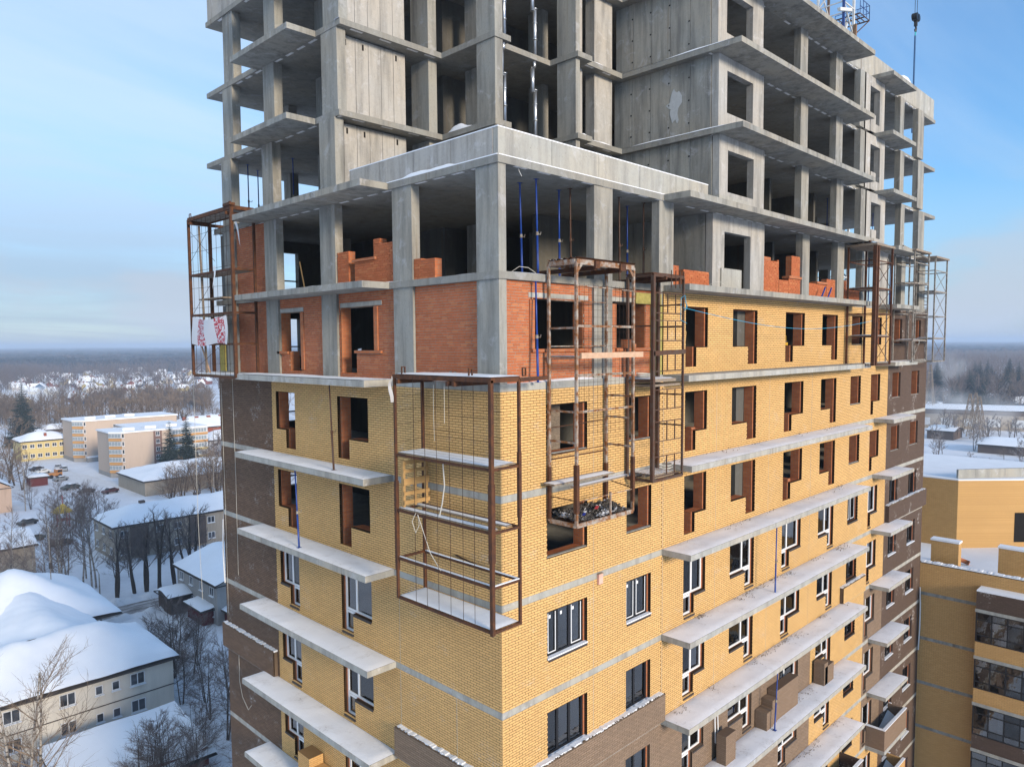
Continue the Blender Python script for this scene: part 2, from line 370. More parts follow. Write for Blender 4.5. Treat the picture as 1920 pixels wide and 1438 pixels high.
def brick_verts(a, depth=.055):
    n = len(a); v = np.empty((n, 8, 3)); u = a[:,2,None]+(a[:,3]-a[:,2])[:,None]*VERTS5[:,0]; d = a[:,1,None]+depth*VERTS5[:,1]; z = a[:,4,None]+(a[:,5]-a[:,4])[:,None]*VERTS5[:,2]
    r = a[:,0,None] == 0
    v[...,0] = np.where(r, u, d); v[...,1] = np.where(r, d, u); v[...,2] = z
    return v
def bulk_mesh(name, blocks, mats):
    vs = []; fs = []; mi = []; n = 0
    for i, a in enumerate(blocks):
        if not len(a): continue
        v = brick_verts(a); vs.append(v.reshape(-1, 3)); k = len(a)
        fs.append((QUADS5[None]+(np.arange(k)*8)[:,None,None]+n).reshape(-1, 4)); mi.append(np.full(k*5, i)); n += k*8
    v = np.concatenate(vs); f = np.concatenate(fs); m = np.concatenate(mi)
    me = bpy.data.meshes.new(name); me.vertices.add(len(v)); me.vertices.foreach_set("co", v.ravel())
    me.loops.add(f.size); me.loops.foreach_set("vertex_index", f.ravel().astype(np.int32))
    me.polygons.add(len(f)); me.polygons.foreach_set("loop_start", np.arange(0, f.size, 4, dtype=np.int32)); me.polygons.foreach_set("material_index", m.astype(np.int32))
    for mm in mats: me.materials.append(mm)
    me.shade_flat(); me.update(); me.validate(); return me
# ---- windows
def pvc(F, name, u0, u1, z0, z1, mat, door=None, mull=None, d=.14, sill=True, white_line=False, label=None):
    "frame with panes; door=(du0,du1,dz0): lower leaf below the sill"
    fr = MB(); t = .075; dd = .07
    def bar(a, b, c, e): F.box(fr, a, b, d, d+dd, c, e)
    bar(u0, u1, z1-t, z1); bar(u0, u0+t, z0, z1-t); bar(u1-t, u1, z0, z1-t)
    ms = mull or []
    for m in ms: bar(m-t*.6, m+t*.6, z0+t, z1-t)
    bar(u0+t, u1-t, z0, z0+t)
    if door:
        a, b, c = door; bar(a, a+t, c, z0); bar(b-t, b, c, z0); bar(a+t, b-t, c, c+t); mid = z0-.10
        bar(a+t, b-t, mid-.0, mid+.08) if z0-c > .4 else None
    o = fr.build(name, M[mat], tower, label=label)
    eg = [u0+t*.4] + list(ms) + [u1-t*.4]
    for a, b in zip(eg[:-1], eg[1:]): g = MB(); F.box(g, a+t*.6+.002, b-t*.6-.002, d+.03, d+.04, z0+t+.002, z1-t-.002); g.build('pane', M['glass'], o)
    if door:
        g = MB(); F.box(g, door[0]+t+.002, door[1]-t-.002, d+.03, d+.04, door[2]+t+.002, z0-.105); g.build('pane', M['glass'], o)
    if white_line:
        lm = MB(); edges = [u0+.02] + list(ms) + [u1-.02]
        for i, (a, b) in enumerate(zip(edges[:-1], edges[1:])):
            if len(edges) == 4 and i == 1: continue
            a += .075; b -= .075; s = .03; c, e = z0+.1, z1-.1
            F.box(lm, a, a+s, d-.012, d-.002, c, e); F.box(lm, b-s, b, d-.012, d-.002, c, e); F.box(lm, a+s, b-s, d-.012, d-.002, c, c+s)
        lm.build('sash_edge', M['white'], o)
        tg = MB()
        for a, b in zip(edges[:-1], edges[1:]): F.box(tg, a+.16, a+.24, d+.022, d+.026, z1-.28, z1-.18)
        tg.build('sticker', M['white'], o)
    if sill:
        sm = MB(); su0, su1 = u0-.03, u1+.03
        if door:
            if door[0]-u0 < .05: su0 = door[1]+.02
            else: su1 = door[0]-.02
            th_ = MB(); F.box(th_, door[0]-.02, door[1]+.02, -.035, d-.003, door[2]-.07, door[2]-.004); th_.build('threshold', M['sill'], o)
        F.box(sm, su0, su1, -.035, d-.003, z0-.07, z0-.004)
        sm.build('sill', M['sill'], o)
    return o
HEAD, SILL, DSILL = 2.33, .93, .20
R_OPEN = [(1.84,3.66,None), (5.66,7.06,None), (9.1,10.6,(9.1,9.82)), (12.44,14.42,(13.68,14.42)), (16.97,18.87,(16.97,17.72)), (20.77,22.57,(21.87,22.57)), (24.35,25.72,None), (27.15,28.52,(27.15,27.55))]
L_OPEN = [(6.15,7.98,(7.27,7.98)), (10.87,12.30,(10.87,11.58))]
B_OPEN = [(30.45,31.8,None), (33.7,35.15,None)]
def rects(opens, z):
    r = []
    for a, b, dr in opens:
        r.append((a, b, z+SILL, z+HEAD))
        if dr: r.append((dr[0], dr[1], z+DSILL, z+SILL+.001))
    return r
def shrink(ops, e=.06): return [(a+e, b-e, c, d) for a, b, c, d in ops]
def clad(F, k, u0, u1, opens, col, geom=True, z0=None, z1=None):
    "one storey of facing brick with the masonry behind it"
    z = zt(k); a = z if z0 is None else z0; b = z+2.8 if z1 is None else z1; ops = [o for o in rects(opens, z) if o[0] < u1 and o[1] > u0]
    probe = np.array([F.P(u, 0, zz_) for u in np.linspace(u0, u1, 9) for zz_ in (a, (a+b)/2, b)]); vis = in_view(probe, 200).any()
    geom = geom and vis
    mk = {'yellow': 'mortar_y', 'brown': 'mortar_b', 'taupe': 'mortar_t'}[col]
    mb = MB(); grid_wall(mb, F, u0+(.06 if u0 == 0 else 0), u1, a, b, ops, .0045 if geom else .002, .118)
    wl = mb.build('brick_wall', M[mk] if geom else M[col+'_far'], tower)
    if geom: lay(col, F, u0, u1, a, b, ops)
    if vis and ops:
        mi = MB(); s2 = shrink(ops)
        grid_wall(mi, F, max(u0, .52), u1, a+.002, b-.002, [o for o in s2 if o[1] < u1+.01], .125, .50)
        mi.build('inner_wall', M['red_inner'], tower)
    if vis and k >= 11:
        lm = MB()
        for (p, q, dr) in opens:
            if u0 <= p and q <= u1 and not dr: lm = MB(); F.box(lm, p+.01, q-.01, .02, .124, zt(k)+SILL-.03, zt(k)+SILL+.02); lm.build('sill', M['concrete_pale'], tower)
KMIN = 3
for k in range(KMIN, 13):
    L_col = 'yellow'
    clad(FL, k, .056, 12.62, L_OPEN, 'yellow')
    clad(FL, k, 12.62, 17.3, [], 'brown')
    clad(FR, k, 0.0, 7.7, R_OPEN[:2], 'yellow' if k >= 9 else 'taupe')
    if k >= 9: clad(FR, k, 7.7, 29.7, R_OPEN[2:], 'yellow')
    else:
        clad(FR, k, 7.7, 20.2, R_OPEN[2:5], 'taupe'); clad(FR, k, 20.2, 26.9, R_OPEN[5:7], 'yellow'); clad(FR, k, 26.9, 29.7, R_OPEN[7:], 'taupe' if k >= 6 else 'yellow')
    clad(FR, k, 29.7, 36.5, B_OPEN, 'brown', geom=False)
clad(FR, 13, 7.72, 29.7, R_OPEN[2:], 'yellow')
clad(FR, 13, 29.7, 36.5, B_OPEN, 'brown', geom=False)
# windows already fitted in the lower storeys
for k in range(KMIN, 11):
    z = zt(k)
    def vis(F, u): return in_view(np.array(F.P(u, 0, z+1.5)), 160)
    for (a, b, dr) in L_OPEN:
        if not vis(FL, a): continue
        m = [dr[0]-.02] if dr[0] > a+.1 else [dr[1]+.02]
        pvc(FL, 'window', a+.06, b-.06, z+SILL, z+HEAD, 'white', (max(dr[0], a+.06), min(dr[1], b-.06), z+DSILL), m)
    for i, (a, b, dr) in enumerate(R_OPEN):
        if not vis(FR, a): continue
        if i < 2 or i == 6:
            w_ = b-a; ms = [a+w_*.32, a+w_*.62] if i == 0 else [a+w_*.46]
            pvc(FR, 'window', a+.06, b-.06, z+SILL, z+HEAD, 'black', None, ms, white_line=(k == 10))
        else:
            m = [dr[0]-.02] if dr[0] > a+.1 else [dr[1]+.02]
            pvc(FR, 'window', a+.06, b-.06, z+SILL, z+HEAD, 'white', (max(dr[0], a+.06), min(dr[1], b-.06), z+DSILL), m)
    for (a, b, dr) in B_OPEN:
        if vis(FR, a): pvc(FR, 'window', a+.06, b-.06, z+SILL, z+HEAD, 'black', None, [(a+b)/2])
    # snow lying on the sills of the corner windows
    for (a, b, dr) in R_OPEN[:2]+B_OPEN:
        if vis(FR, a): MB().box(a, b, -.03, .12, z+SILL-.003, z+SILL+.035).build('sill_snow', M['snow'], tower)
# ---- floor slabs
def slab_label(k): return None
def prism_obj(name, poly, z0, z1, mat, **kw): return MB().prism(poly, z0, z1).build(name, M[mat], tower, **kw)
for k in range(KMIN, 16):
    prism_obj('floor_slab', [(.003,.003), (36.5,.003), (36.5,17.3), (.003,17.3)], zt(k)-.2, zt(k), 'soffit' if k >= 14 else 'concrete_pale')
DL = {15: .2, 16: .35, 17: .45, 18: .5}
def stepped(d):
    return [(d, 18.6), (d, 8.0), (4.85, 8.0), (4.85, 5.1), (5.65, 5.1), (5.65, 5.65), (8.35, 5.65), (8.35, 4.25), (9.2, 4.25), (9.2, 4.55), (11.5, 4.55), (11.5, d+.25), (39.4, d+.25), (39.4, 17.3), (26, 17.3), (26, 18.6)]
for k in (16, 17, 18):
    prism_obj('floor_slab', stepped(DL[k]), zt(k)-.2, zt(k), 'soffit')
def heap(x, y, f): return f
def snow_sheet(x0, x1, y0, y1, z, parent, seed, amt=.012, rise=.02, mat='snow_slab', name='snow_cover', res=.16, edge=.03):
    "thin uneven snow; it dips below the concrete where the slab lies bare"
    nx, ny = max(3, int((x1-x0)/res)), max(3, int((y1-y0)/res)); rg = np.random.default_rng(seed)
    ph = rg.uniform(0, 6.28, 8); fx = rg.uniform(.5, 4, 8); fy = rg.uniform(.5, 4, 8)
    def fn(a, b):
        x = x0+(x1-x0)*a; y = y0+(y1-y0)*b
        h = sum(math.sin(fx[i]*x+fy[i]*y+ph[i])*(1/(1+i*.3)) for i in range(8))/4
        e = min(a*(x1-x0), (1-a)*(x1-x0), b*(y1-y0), (1-b)*(y1-y0))
        hh = rise + amt*h + rg.uniform(-.003, .003)
        return (x, y, z+hh*min(1, .15+e/.14))
    mb = MB().grid(fn, nx, ny); return mb.build(name, M[mat], parent, smooth=True)
def balcony(k, x0, x1, y0, y1, seed, snowy='snow_slab', amt=.014, rise=.02):
    b = MB().box(x0, x1, y0, y1, zt(k)-.2, zt(k)+.001).build('balcony_slab', M['concrete'] if k >= 14 else M['concrete_pale'], tower)
    if snowy: snow_sheet(x0+.01, x1-.01, y0+.01, y1-.01, zt(k)+.001, b, seed, amt, rise, snowy)
    return b
for k in range(5, 16):
    balcony(k, -1.1 if k < 13 else -1.0, -.002, 4.85, 13.6, 100+k, None if k >= 14 else ('snow' if k == 13 else 'snow_slab'), .010, .034)
    balcony(k, 7.7, 24.2, -1.15 if k < 13 else -1.0, -.002, 200+k, None if k >= 13 else 'snow_slab', .014, .030)
    balcony(k, 27.7, 31.3, -1.0, -.0025, 300+k, 'snow_slab' if k < 14 else None, .014, .016)
for k in (16, 17, 18):
    d = DL[k]
    balcony(k, d-1.1, d-.002, 9.55, 13.9, 400+k, None); balcony(k, 11.5, 24.7, d-1.15, d+.248, 500+k, None); balcony(k, 28.1, 31.8, d-.9, d+.248, 600+k, None)
def drift(pts_fn, name='snow_drift', parent=None): pass
# drifts of snow on slab edges and on the terrace
def drift_box(x0, x1, y0, y1, z, h, seed, along='x', parent=None, n=24):
    rg = np.random.default_rng(seed); ph = rg.uniform(0, 6.28, 5)
    def prof(t): return h*max(.06, .42+.38*math.sin(5*t+ph[0])+.25*math.sin(11*t+ph[1])+.06*math.sin(31*t+ph[2]))
    mb = MB()
    def fn(a, b):
        x = x0+(x1-x0)*a; y = y0+(y1-y0)*b; t = a if along == 'x' else b; s = b if along == 'x' else a
        return (x, y, z+.002+prof(t)*math.sin(math.pi*min(.999, max(.001, s)))**.6*min(1, 6*t+.1, 6*(1-t)+.1))
    mb.grid(fn, n if along == 'x' else 6, 6 if along == 'x' else n)
    return mb.build('snow_drift', M['snow'], parent or tower, smooth=True)
drift_box(.02, .5, .05, 7.5, zt(14), .07, 1, 'y'); drift_box(.05, 11, .02, .55, zt(14), .06, 2, 'x', n=40)
drift_box(.03, .6, .1, 9, zt(13), .05, 3, 'y'); drift_box(.05, 7.6, .02, .5, zt(13), .09, 4, 'x', n=40)
drift_box(-.95, -.1, 5, 9, zt(14), .06, 5, 'y'); drift_box(-.95, -.05, 4.9, 5.9, zt(15), .09, 6, 'y'); drift_box(0.01, .045, .05, 4.6, zt(15), .03, 61, 'y')
drift_box(4.9, 5.1, 5.12, 7.9, zt(16), .25, 7, 'y'); drift_box(4.9, 5.1, 5.12, 7.9, zt(17), .12, 8, 'y'); drift_box(8.4, 9.1, 4.27, 4.36, zt(16), .05, 9, 'x')
drift_box(9.3, 11.4, 4.57, 4.8, zt(16), .10, 10, 'x'); drift_box(9.3, 11.4, 4.57, 4.8, zt(17), .10, 11, 'x')
for k in (16, 17): drift_box(11.49, 11.56, -.6, 4.5, zt(k)+.002, .06, 12+k, 'y'); drift_box(.4, 4.8, 8.02, 8.3, zt(k), .05, 22+k, 'x')
drift_box(28.2, 31.7, -.35, .7, zt(18), .55, 15, 'x', n=30); drift_box(31.0, 31.75, -.35, .3, zt(18), .25, 16, 'x')
drift_box(-1.0, -.1, 4.9, 13, zt(13)+.02, .05, 17, 'y')
# terrace parapet on slab 15
def panels(F, u0, u1, z0, z1, d0, d1, n, mat, name='wall_panel', gap=.016):
    st = (u1-u0)/n
    for i in range(n):
        mb = MB(); F.box(mb, u0+i*st+gap/2, u0+(i+1)*st-gap/2, d0+RNG.uniform(-.004, .004), d1, z0, z1); mb.build(name, M[mat], tower)
    mb = MB(); F.box(mb, u0+.02, u1-.02, d0+.03, d1-.02, z0+.01, z1-.01); mb.build('joint_backing', M['dark'], tower)
panels(FL, .24, 7.0, 46.0, 46.72, .05, .23, 4, 'concrete_panel', 'parapet_panel')
panels(FR, .05, 10.6, 46.0, 46.72, .05, .23, 5, 'concrete_pale', 'parapet_panel')
cap = MB(); cap.box(.045, .235, .24, 7.0, 46.722, 46.752); cap.box(.045, 10.6, .045, .235, 46.722, 46.752); cap.build('parapet_snow', M['snow'], tower)
ledge = MB(); ledge.box(.004, .046, .05, 7.0, 46.001, 46.028); ledge.box(.05, 10.6, .004, .046, 46.001, 46.022); ledge.build('ledge_snow', M['snow'], tower)
drift_box(.0045, .047, 1.6, 4.6, 46.02, .11, 31, 'y')
# roof parapet on slab 18 (right wing) and left wing
FT = Fac('R', DL[18]+.25); panels(FT, 24.9, 39.3, 55.0, 56.25, .08, .28, 7, 'concrete_pale', 'parapet_panel')
FE = Fac('L', DL[18]); panels(FE, 8.3, 18.5, 55.0, 56.9, .05, .25, 5, 'concrete_panel', 'parapet_panel')
M['litter'] = plain('mortar_crumbs', (.19, .15, .12), .95, .1, .4, 30)
# litter and brick dust along the wall on the right hand balcony rows
for k in (7, 8, 9, 10, 11, 12):
    lt = MB(); rg = np.random.default_rng(700+k)
    for i in range(420 if k < 11 else 130):
        x = 7.9+16*rg.random()**(.8 if k % 2 else 1.3); y = -.03-abs(rg.normal(0, .16))-.25*(math.sin(x*1.3+k) > .5)*rg.random(); s_ = rg.uniform(.004, .018)
        if y > -1.1 and math.sin(x*1.9+k*2)+math.sin(x*.7+k) > -.1: lt.beam((x-s_, y, zt(k)+.035), (x+s_*1.5, y+rg.uniform(-.03,.03), zt(k)+.05+s_), s_, s_)
    lt.build('litter', M['litter'], tower, kind='stuff')
for k in (11, 12, 13):
    for (x0, x1) in ((13.75, 14.9), (27.55, 28.6)): MB().box(x0, x1, .52, .9, zt(k)+.001, zt(k)+2.799).build('column', M['core'], tower)  # columns behind the openings, shade put into their darker concrete colour
# ---- columns
def column(x0, x1, y0, y1, k, mat='concrete'):
    MB().box(x0, x1, y0, y1, zt(k)+.001, zt(k)+2.799).build('column', M[mat], tower)
LOWCOL = [(.05,.33,.05,.92), (.05,.35,3.75,4.71), (.05,.35,7.95,8.91), (.05,.35,12.02,12.95), (.05,.35,15.5,16.5), (4.05,4.95,.05,.35), (7.5,8.36,.05,.35)]
RIGHTCOL = [(18.6,19.34,.05,.35), (22.5,23.3,.05,.35), (25.6,26.37,.05,.35), (31.6,32.26,.05,.35), (34.75,35.85,.05,.35)]
for c in LOWCOL: column(*c, 14); column(*c, 13)
for c in RIGHTCOL: column(*c, 14)
for k in (15, 16, 17):
    d = DL[k]
    for (x0,x1,y0,y1) in RIGHTCOL: column(x0+d, x1+d, y0+d, y1+d, k)
    for (x0,x1,y0,y1) in [(.12,.47,8.25,9.25), (.12,.47,12.65,13.5), (.12,.47,16.2,17.1)]: column(x0+d, x1+d, y0, y1, k)
    column(4.5, 4.9, 8.35, 9.4, k); column(4.9, 5.28, 5.15, 6.1, k); column(8.42, 8.66, 4.42, 5.35, k); column(10.2, 11.35, 4.95, 5.4, k, 'concrete_panel'); column(8.85, 9.5, 5.0, 5.3, k, 'concrete_panel')
    FP = Fac('R', 8.6); panels(FP, .9, 3.6, zt(k)+.001, zt(k)+2.75, 0, .2, 5, 'concrete_panel')
    sk = MB()
    for t_ in (1.0, 1.72, 3.15): sk.box(t_, t_+.07, 8.59, 8.6, zt(k)+2.42, zt(k)+2.62)
    sk.build('panel_socket', M['dark'], tower)
    # concrete return wall (faces the camera) with its formwork joints and tie holes, and the front wall beside it
    FW = Fac('L', 11.5+d); panels(FW, .35+d, 5.2, zt(k)+.001, zt(k)+2.799, 0, .25, 5, 'concrete')
    th = MB()
    for i in range(1, 5):
        for hz_ in (.5, 1.35, 2.2): th.tube([(11.49+d, .35+d+(4.85-d)/5*i+.05, zt(k)+hz_), (11.52+d, .35+d+(4.85-d)/5*i+.05, zt(k)+hz_)], .035, 6)
    th.build('tie_hole', M['dark'], tower, kind='stuff')
    # front wall with its window opening
    mb = MB(); f0 = Fac('R', d+.05); grid_wall(mb, f0, 11.0+d+.52, 15.1+d, zt(k)+.001, zt(k)+2.799, [(12.15+d, 14.2+d, zt(k)+.75, zt(k)+2.3)], 0, .28); mb.build('front_wall', M['concrete_panel'], tower)
    mb = MB(); grid_wall(mb, f0, 26.6+d-.4, 29.1+d, zt(k)+.001, zt(k)+2.799, [(27.0+d, 28.4+d, zt(k)+.5, zt(k)+2.3)], 0, .3); mb.build('front_wall', M['concrete_panel'], tower)
    MB().box(27.0+d, 27.7+d, d+.0, d+.25, zt(k)+.001, zt(k)+.9).build('upstand', M['concrete_panel'], tower)
mb = MB(); rg = np.random.default_rng(3); mb.v = [(11.84, 2.3, 50.2)]+[(11.84, 2.3+(.27+.08*math.sin(3*t_)+.07*math.sin(7*t_))*math.cos(t_), 50.25+(.60+.14*math.sin(5*t_+1)-.25*math.cos(t_))*math.sin(t_)) for t_ in np.linspace(0, 6.28, 26)[:-1]]
mb.f = [(0, i+1, (i+1) % 25+1) for i in range(25)]; mb.m = [0]*25; mb.build('plaster_patch', plain('plaster', (.45, .46, .46), .9, .1, .1, 6), tower)
# storey 14: return wall, front wall and upstand
panels(Fac('L', 10.95), .36, 4.6, 43.001, 45.799, 0, .25, 4, 'concrete')
mb = MB(); grid_wall(mb, Fac('R', .05), 10.95, 15.0, 43.001, 45.799, [(11.8, 13.85, 43.001, 45.2)], 0, .28); mb.build('front_wall', M['concrete_panel'], tower)
MB().box(11.5, 13.02, -.02, .2, 43.002, 43.84).build('upstand', M['concrete_pale'], tower)
MB().box(12.0, 13.3, .32, .5, 43.002, 43.7).build('upstand', M['concrete'], tower)
mb = MB(); grid_wall(mb, Fac('R', .05), 28.0, 29.4, 43.001, 45.799, [], 0, .3); mb.build('front_wall', M['concrete_panel'], tower)
mb = MB(); mb.box(11.3, 13.6, .0, .22, 46.001, 46.5); mb.build('upstand', M['concrete_pale'], tower)
# ---- the dark inside: cores, partitions and inner columns
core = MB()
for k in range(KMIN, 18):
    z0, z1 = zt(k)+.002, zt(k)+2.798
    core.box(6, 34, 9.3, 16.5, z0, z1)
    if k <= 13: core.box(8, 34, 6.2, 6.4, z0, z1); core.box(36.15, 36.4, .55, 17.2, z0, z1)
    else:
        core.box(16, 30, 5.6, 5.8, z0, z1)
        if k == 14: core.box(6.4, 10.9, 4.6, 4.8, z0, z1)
for x in (15.3, 20.2, 25.2): core.box(x, x+.2, 2.2, 9.2, 43.002, 45.798); core.box(x, x+.2, 2.4, 9.2, 46.002, 48.798)  # cross walls added to deepen the shade in the open bays
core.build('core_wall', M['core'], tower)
for k in (14, 15, 16, 17):
    for x, y in ((6.4, 7.6), (9.6, 7.2), (13, 7), (2.6, 12.4), (4.6, 14.5), (33, 5.5)):
        if k == 14 or x > 5 or y > 11: column(x, x+.35, y, y+.8, k)
# north end wall of the left wing with openings
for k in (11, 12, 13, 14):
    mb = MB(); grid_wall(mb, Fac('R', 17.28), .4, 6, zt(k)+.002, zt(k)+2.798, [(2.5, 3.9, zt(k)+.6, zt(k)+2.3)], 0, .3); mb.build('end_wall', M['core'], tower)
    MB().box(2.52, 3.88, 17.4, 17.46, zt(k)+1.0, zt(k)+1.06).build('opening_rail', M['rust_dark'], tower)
# far columns
for k in (14, 15, 16, 17):
    for (x, y) in ((35.9, 6), (36, 12), (3.4, 17.0)):
        if not (k == 14 and x < 5): column(x, x+.4, y-.1, y+.5, k)
# ---- pale insulation inserts along the facade line, seen on the soffits
ins_me = {}
def insert(x, y, z, ax, par):
    key = ax
    if key not in ins_me:
        mb = MB()
        mb.box(-.24, .24, -.05, .05, -.006, .02) if ax == 'R' else mb.box(-.05, .05, -.24, .24, -.006, .02)
        ins_me[key] = mb.mesh('insert_'+ax, M['dash'])
    link('insulation_insert', ins_me[key], par, (x, y, z))
slabs = [o for o in tower.children if o.name.startswith('floor_slab')]
def slab_at(k): return min(slabs, key=lambda o: abs(max(v.co.z for v in o.data.vertices)-zt(k)))
for k in (15, 16, 17, 18):
    d = DL.get(k, 0) if k > 15 else 0; par = slab_at(k); z = zt(k)-.2
    x = .9 if k == 15 else 11.9
    while x < 35.5:
        if RNG.random() > .06: insert(x, d + (.42 if k == 15 else .6) - (.35 if x < 11 else .38), z, 'R', par)
        x += .78 if x > 11 else .95
    y = .9 if k == 15 else 8.3
    while y < 17.5:
        if RNG.random() > .06: insert(d+.12, y, z, 'L', par)
        y += .82
    if k > 15:
        for x in (1.2, 2.4, 3.6, 4.4): insert(x, 8.14, z, 'R', par)
        for x in (9.5, 10.6): insert(x, 4.65, z, 'R', par)
# ---- red masonry of storey 13
def masonry(F, k, u0, u1, ops, d=.13, z0=None, z1=None):
    z = zt(k); a = z+.002 if z0 is None else z0; b = z+2.798 if z1 is None else z1
    mb = MB(); grid_wall(mb, F, u0, u1, a, b, ops, d+.006, d+.40); mb.build('masonry_wall', M['mortar_r'], tower)
    lay('red', F, u0, u1, a, b, ops, d, .0025, .077)
    mi = MB()
    for (p, q, c, e) in ops:
        for (s0, s1) in ((p-.001, p+.02), (q-.02, q+.001)): F.box(mi, s0, s1, d+.03, d+.41, c, e)
    if ops: mi.build('brick_jamb', M['red_inner'], tower)
z = zt(13)
masonry(FL, 13, .93, 3.74, [(1.9, 2.0, z+.1, z+.28), (2.1, 2.2, z+.1, z+.28)])
masonry(FL, 13, 4.72, 7.94, [(5.87, 7.87, z+.89, z+2.33), (6.92, 7.87, z+.12, z+.891)])
masonry(FL, 13, 8.92, 12.01, [(10.49, 12.0, z+.86, z+2.30), (10.49, 11.4, z+.12, z+.861)])
masonry(FL, 13, 12.96, 15.49, []); masonry(FL, 14, 12.96, 15.49, [])
masonry(FR, 13, .34, 4.04, [(1.45, 3.65, z+.93, z+2.35)]); masonry(FR, 13, 4.96, 7.70, [(5.02, 6.85, z+.92, z+2.38)])
def lintel(F, u0, u1, z0, d=.118): mb = MB(); F.box(mb, u0, u1, d, d+.3, z0, z0+.14); mb.build('lintel', M['concrete_pale'], tower)
lintel(FL, 5.45, 7.85, z+2.34); lintel(FL, 10.3, 12.0, z+2.31); lintel(FR, 1.25, 3.85, z+2.36); lintel(FR, 5.0, 6.15, z+2.39)
# projecting brick ledges round those openings
def ledge_box(F, u0, u1, d0, d1, z0, z1, name='brick_ledge'): mb = MB(); F.box(mb, u0, u1, d0, d1, z0, z1); mb.build(name, M['red_inner'], tower)
ledge_box(FL, 5.45, 6.95, .05, .4, z+.81, z+.90); ledge_box(FL, 11.4, 12.2, .05, .4, z+.77, z+.86); ledge_box(FR, 1.35, 3.8, .05, .4, z+.84, z+.93); ledge_box(FR, 5.2, 7.1, .05, .4, z+.83, z+.92)
ledge_box(FR, 1.28, 1.46, .08, .3, z+.93, z+2.3, 'brick_pier'); ledge_box(FR, 5.0, 5.2, .08, .3, z+.93, z+2.3, 'brick_pier'); ledge_box(FL, 5.66, 5.86, .09, .3, z+.9, z+2.3, 'brick_pier'); ledge_box(FL, 10.28, 10.48, .09, .3, z+.2, z+2.28, 'brick_pier')
mb = MB(); mb.box(6.2, 7.65, .04, .12, z+2.35, z+2.7); mb.build('insulation_board', M['insul'], tower)
mb = MB(); mb.box(7.1, 7.69, .03, .125, z+.01, z+2.34); mb.build('insulation_board', M['insul'], tower)
mb = MB(); mb.box(-.02, .05, 16.6, 17.1, 40.02, 42.2); mb.build('insulation_board', M['insul'], tower)
# ---- unfinished masonry stubs of storey 14
def stub(F, u0, u1, h0, h1, d=.1, th=.26):
    z = zt(14)
    n0 = max(1, round((h1-h0)/.077)); mb = MB(); F.box(mb, u0+.004, u1-.004, d+.012, d+th, z+h0+.002, z+h1-.008); mb.build('masonry_stub', M['red_inner'], tower)
    lay('red', F, u0, u1, z+h0+.002, z+h1, [], d, .004, .077)
for a in [(7.23,7.92,0,1.18), (5.8,6.88,0,.78), (4.72,5.8,0,1.25), (5.45,5.8,1.25,1.42), (2.75,3.47,0,.58)]: stub(FL, *a)
stub(FL, 3.4, 3.74, 0, .62); ledge_box(FL, 5.65, 6.95, .03, .36, zt(14)+.78, zt(14)+.86)
for a in [(8.4,8.78,0,.74), (9.1,10.82,0,.64), (15.05,16.3,0,1.42), (16.3,16.45,0,1.5), (16.5,17.38,0,.70), (17.4,18.55,0,.80), (17.65,18.5,.8,1.78), (19.4,21.35,0,.72), (21.4,22.4,0,1.0), (23.4,25.5,0,.66), (23.4,23.8,.66,1.05)]: stub(FR, *a)
ledge_box(FR, 15.05, 15.7, .1, .36, zt(14)+1.42, zt(14)+1.55, 'masonry_stub'); ledge_box(FR, 17.3, 18.55, .03, .36, zt(14)+.8, zt(14)+.9); ledge_box(FR, 20.2, 21.4, .03, .36, zt(14)+.72, zt(14)+.82)
# ---- brick parapets of the lower storeys, with snow on top
def brick_parapet(F, u0, u1, z0, z1, col, geom=True, d0=-.20, d1=-.012):
    mb = MB(); F.box(mb, u0, u1, d0+.006, d1, z0, z1); mb.build('brick_parapet', M['mortar_t'] if geom else M[col+'_far'], tower)
    if geom: lay(col, F, u0, u1, z0, z1, [], d0)
    n = MB(); rg = np.random.default_rng(int(u1*100))
    for i in range(int((u1-u0)/.12)):
        a = u0+i*.12; F.box(n, a, a+.12, d0+.012+rg.uniform(0, .03), .005, z1+.001, z1+.035+rg.uniform(0, .045))
    n.build('parapet_snow', M['snow'], tower)
    c = MB(); rg = np.random.default_rng(int(u1*77))
    for i in range(int((u1-u0)/.045)):
        a = u0+i*.045+rg.uniform(0, .02); F.box(c, a, a+.035, d0-.01, d0+.03+rg.uniform(0, .05), z1, z1+.015+rg.uniform(0, .045))
    c.build('loose_mortar', M['mortar_t'], tower, kind='stuff')
brick_parapet(FR, -.2, 7.7, 28.0, 28.94, 'taupe'); brick_parapet(FL, -.012, 4.75, 28.0, 28.94, 'taupe', True, -.20, -.013)
brick_parapet(FL, 12.75, 17.35, 28.0, 29.0, 'brown', True); brick_parapet(FR, 29.9, 36.6, 31.0, 31.95, 'brown', False); brick_parapet(FR, 23.6, 26.6, 28.0, 28.8, 'yellow', True)
# brick piers stacked beside the balcony doors of the lower storeys
def pier(x0, x1, y0, y1, z, h, mat='taupe_far'):
    mb = MB(); n = max(2, round(h/.3)); rg = np.random.default_rng(int(x0*100))
    mb.box(x0, x1, y0, y1, z, z+h)
    mb.build('brick_pier', M[mat], tower)
for a in [(11.2,11.95,-.62,-.22,25.03,1.15), (14.7,15.3,-.55,-.03,25.03,.75), (15.3,15.75,-.5,-.03,25.03,1.05), (15.8,17.9,-.45,-.03,25.03,1.3), (20.5,21.5,-.6,-.1,25.03,.85), (20.4,20.8,-.6,-.1,25.03,1.05)]: pier(*a)
def pierL(y0, y1, z, h): MB().box(-.62, -.05, y0, y1, z, z+h).build('brick_pier', M['yellow_far'], tower)
pierL(9.4, 10.2, 25.03, 1.15); pierL(8.9, 9.39, 25.03, .8); pierL(8.4, 8.89, 25.03, .55)
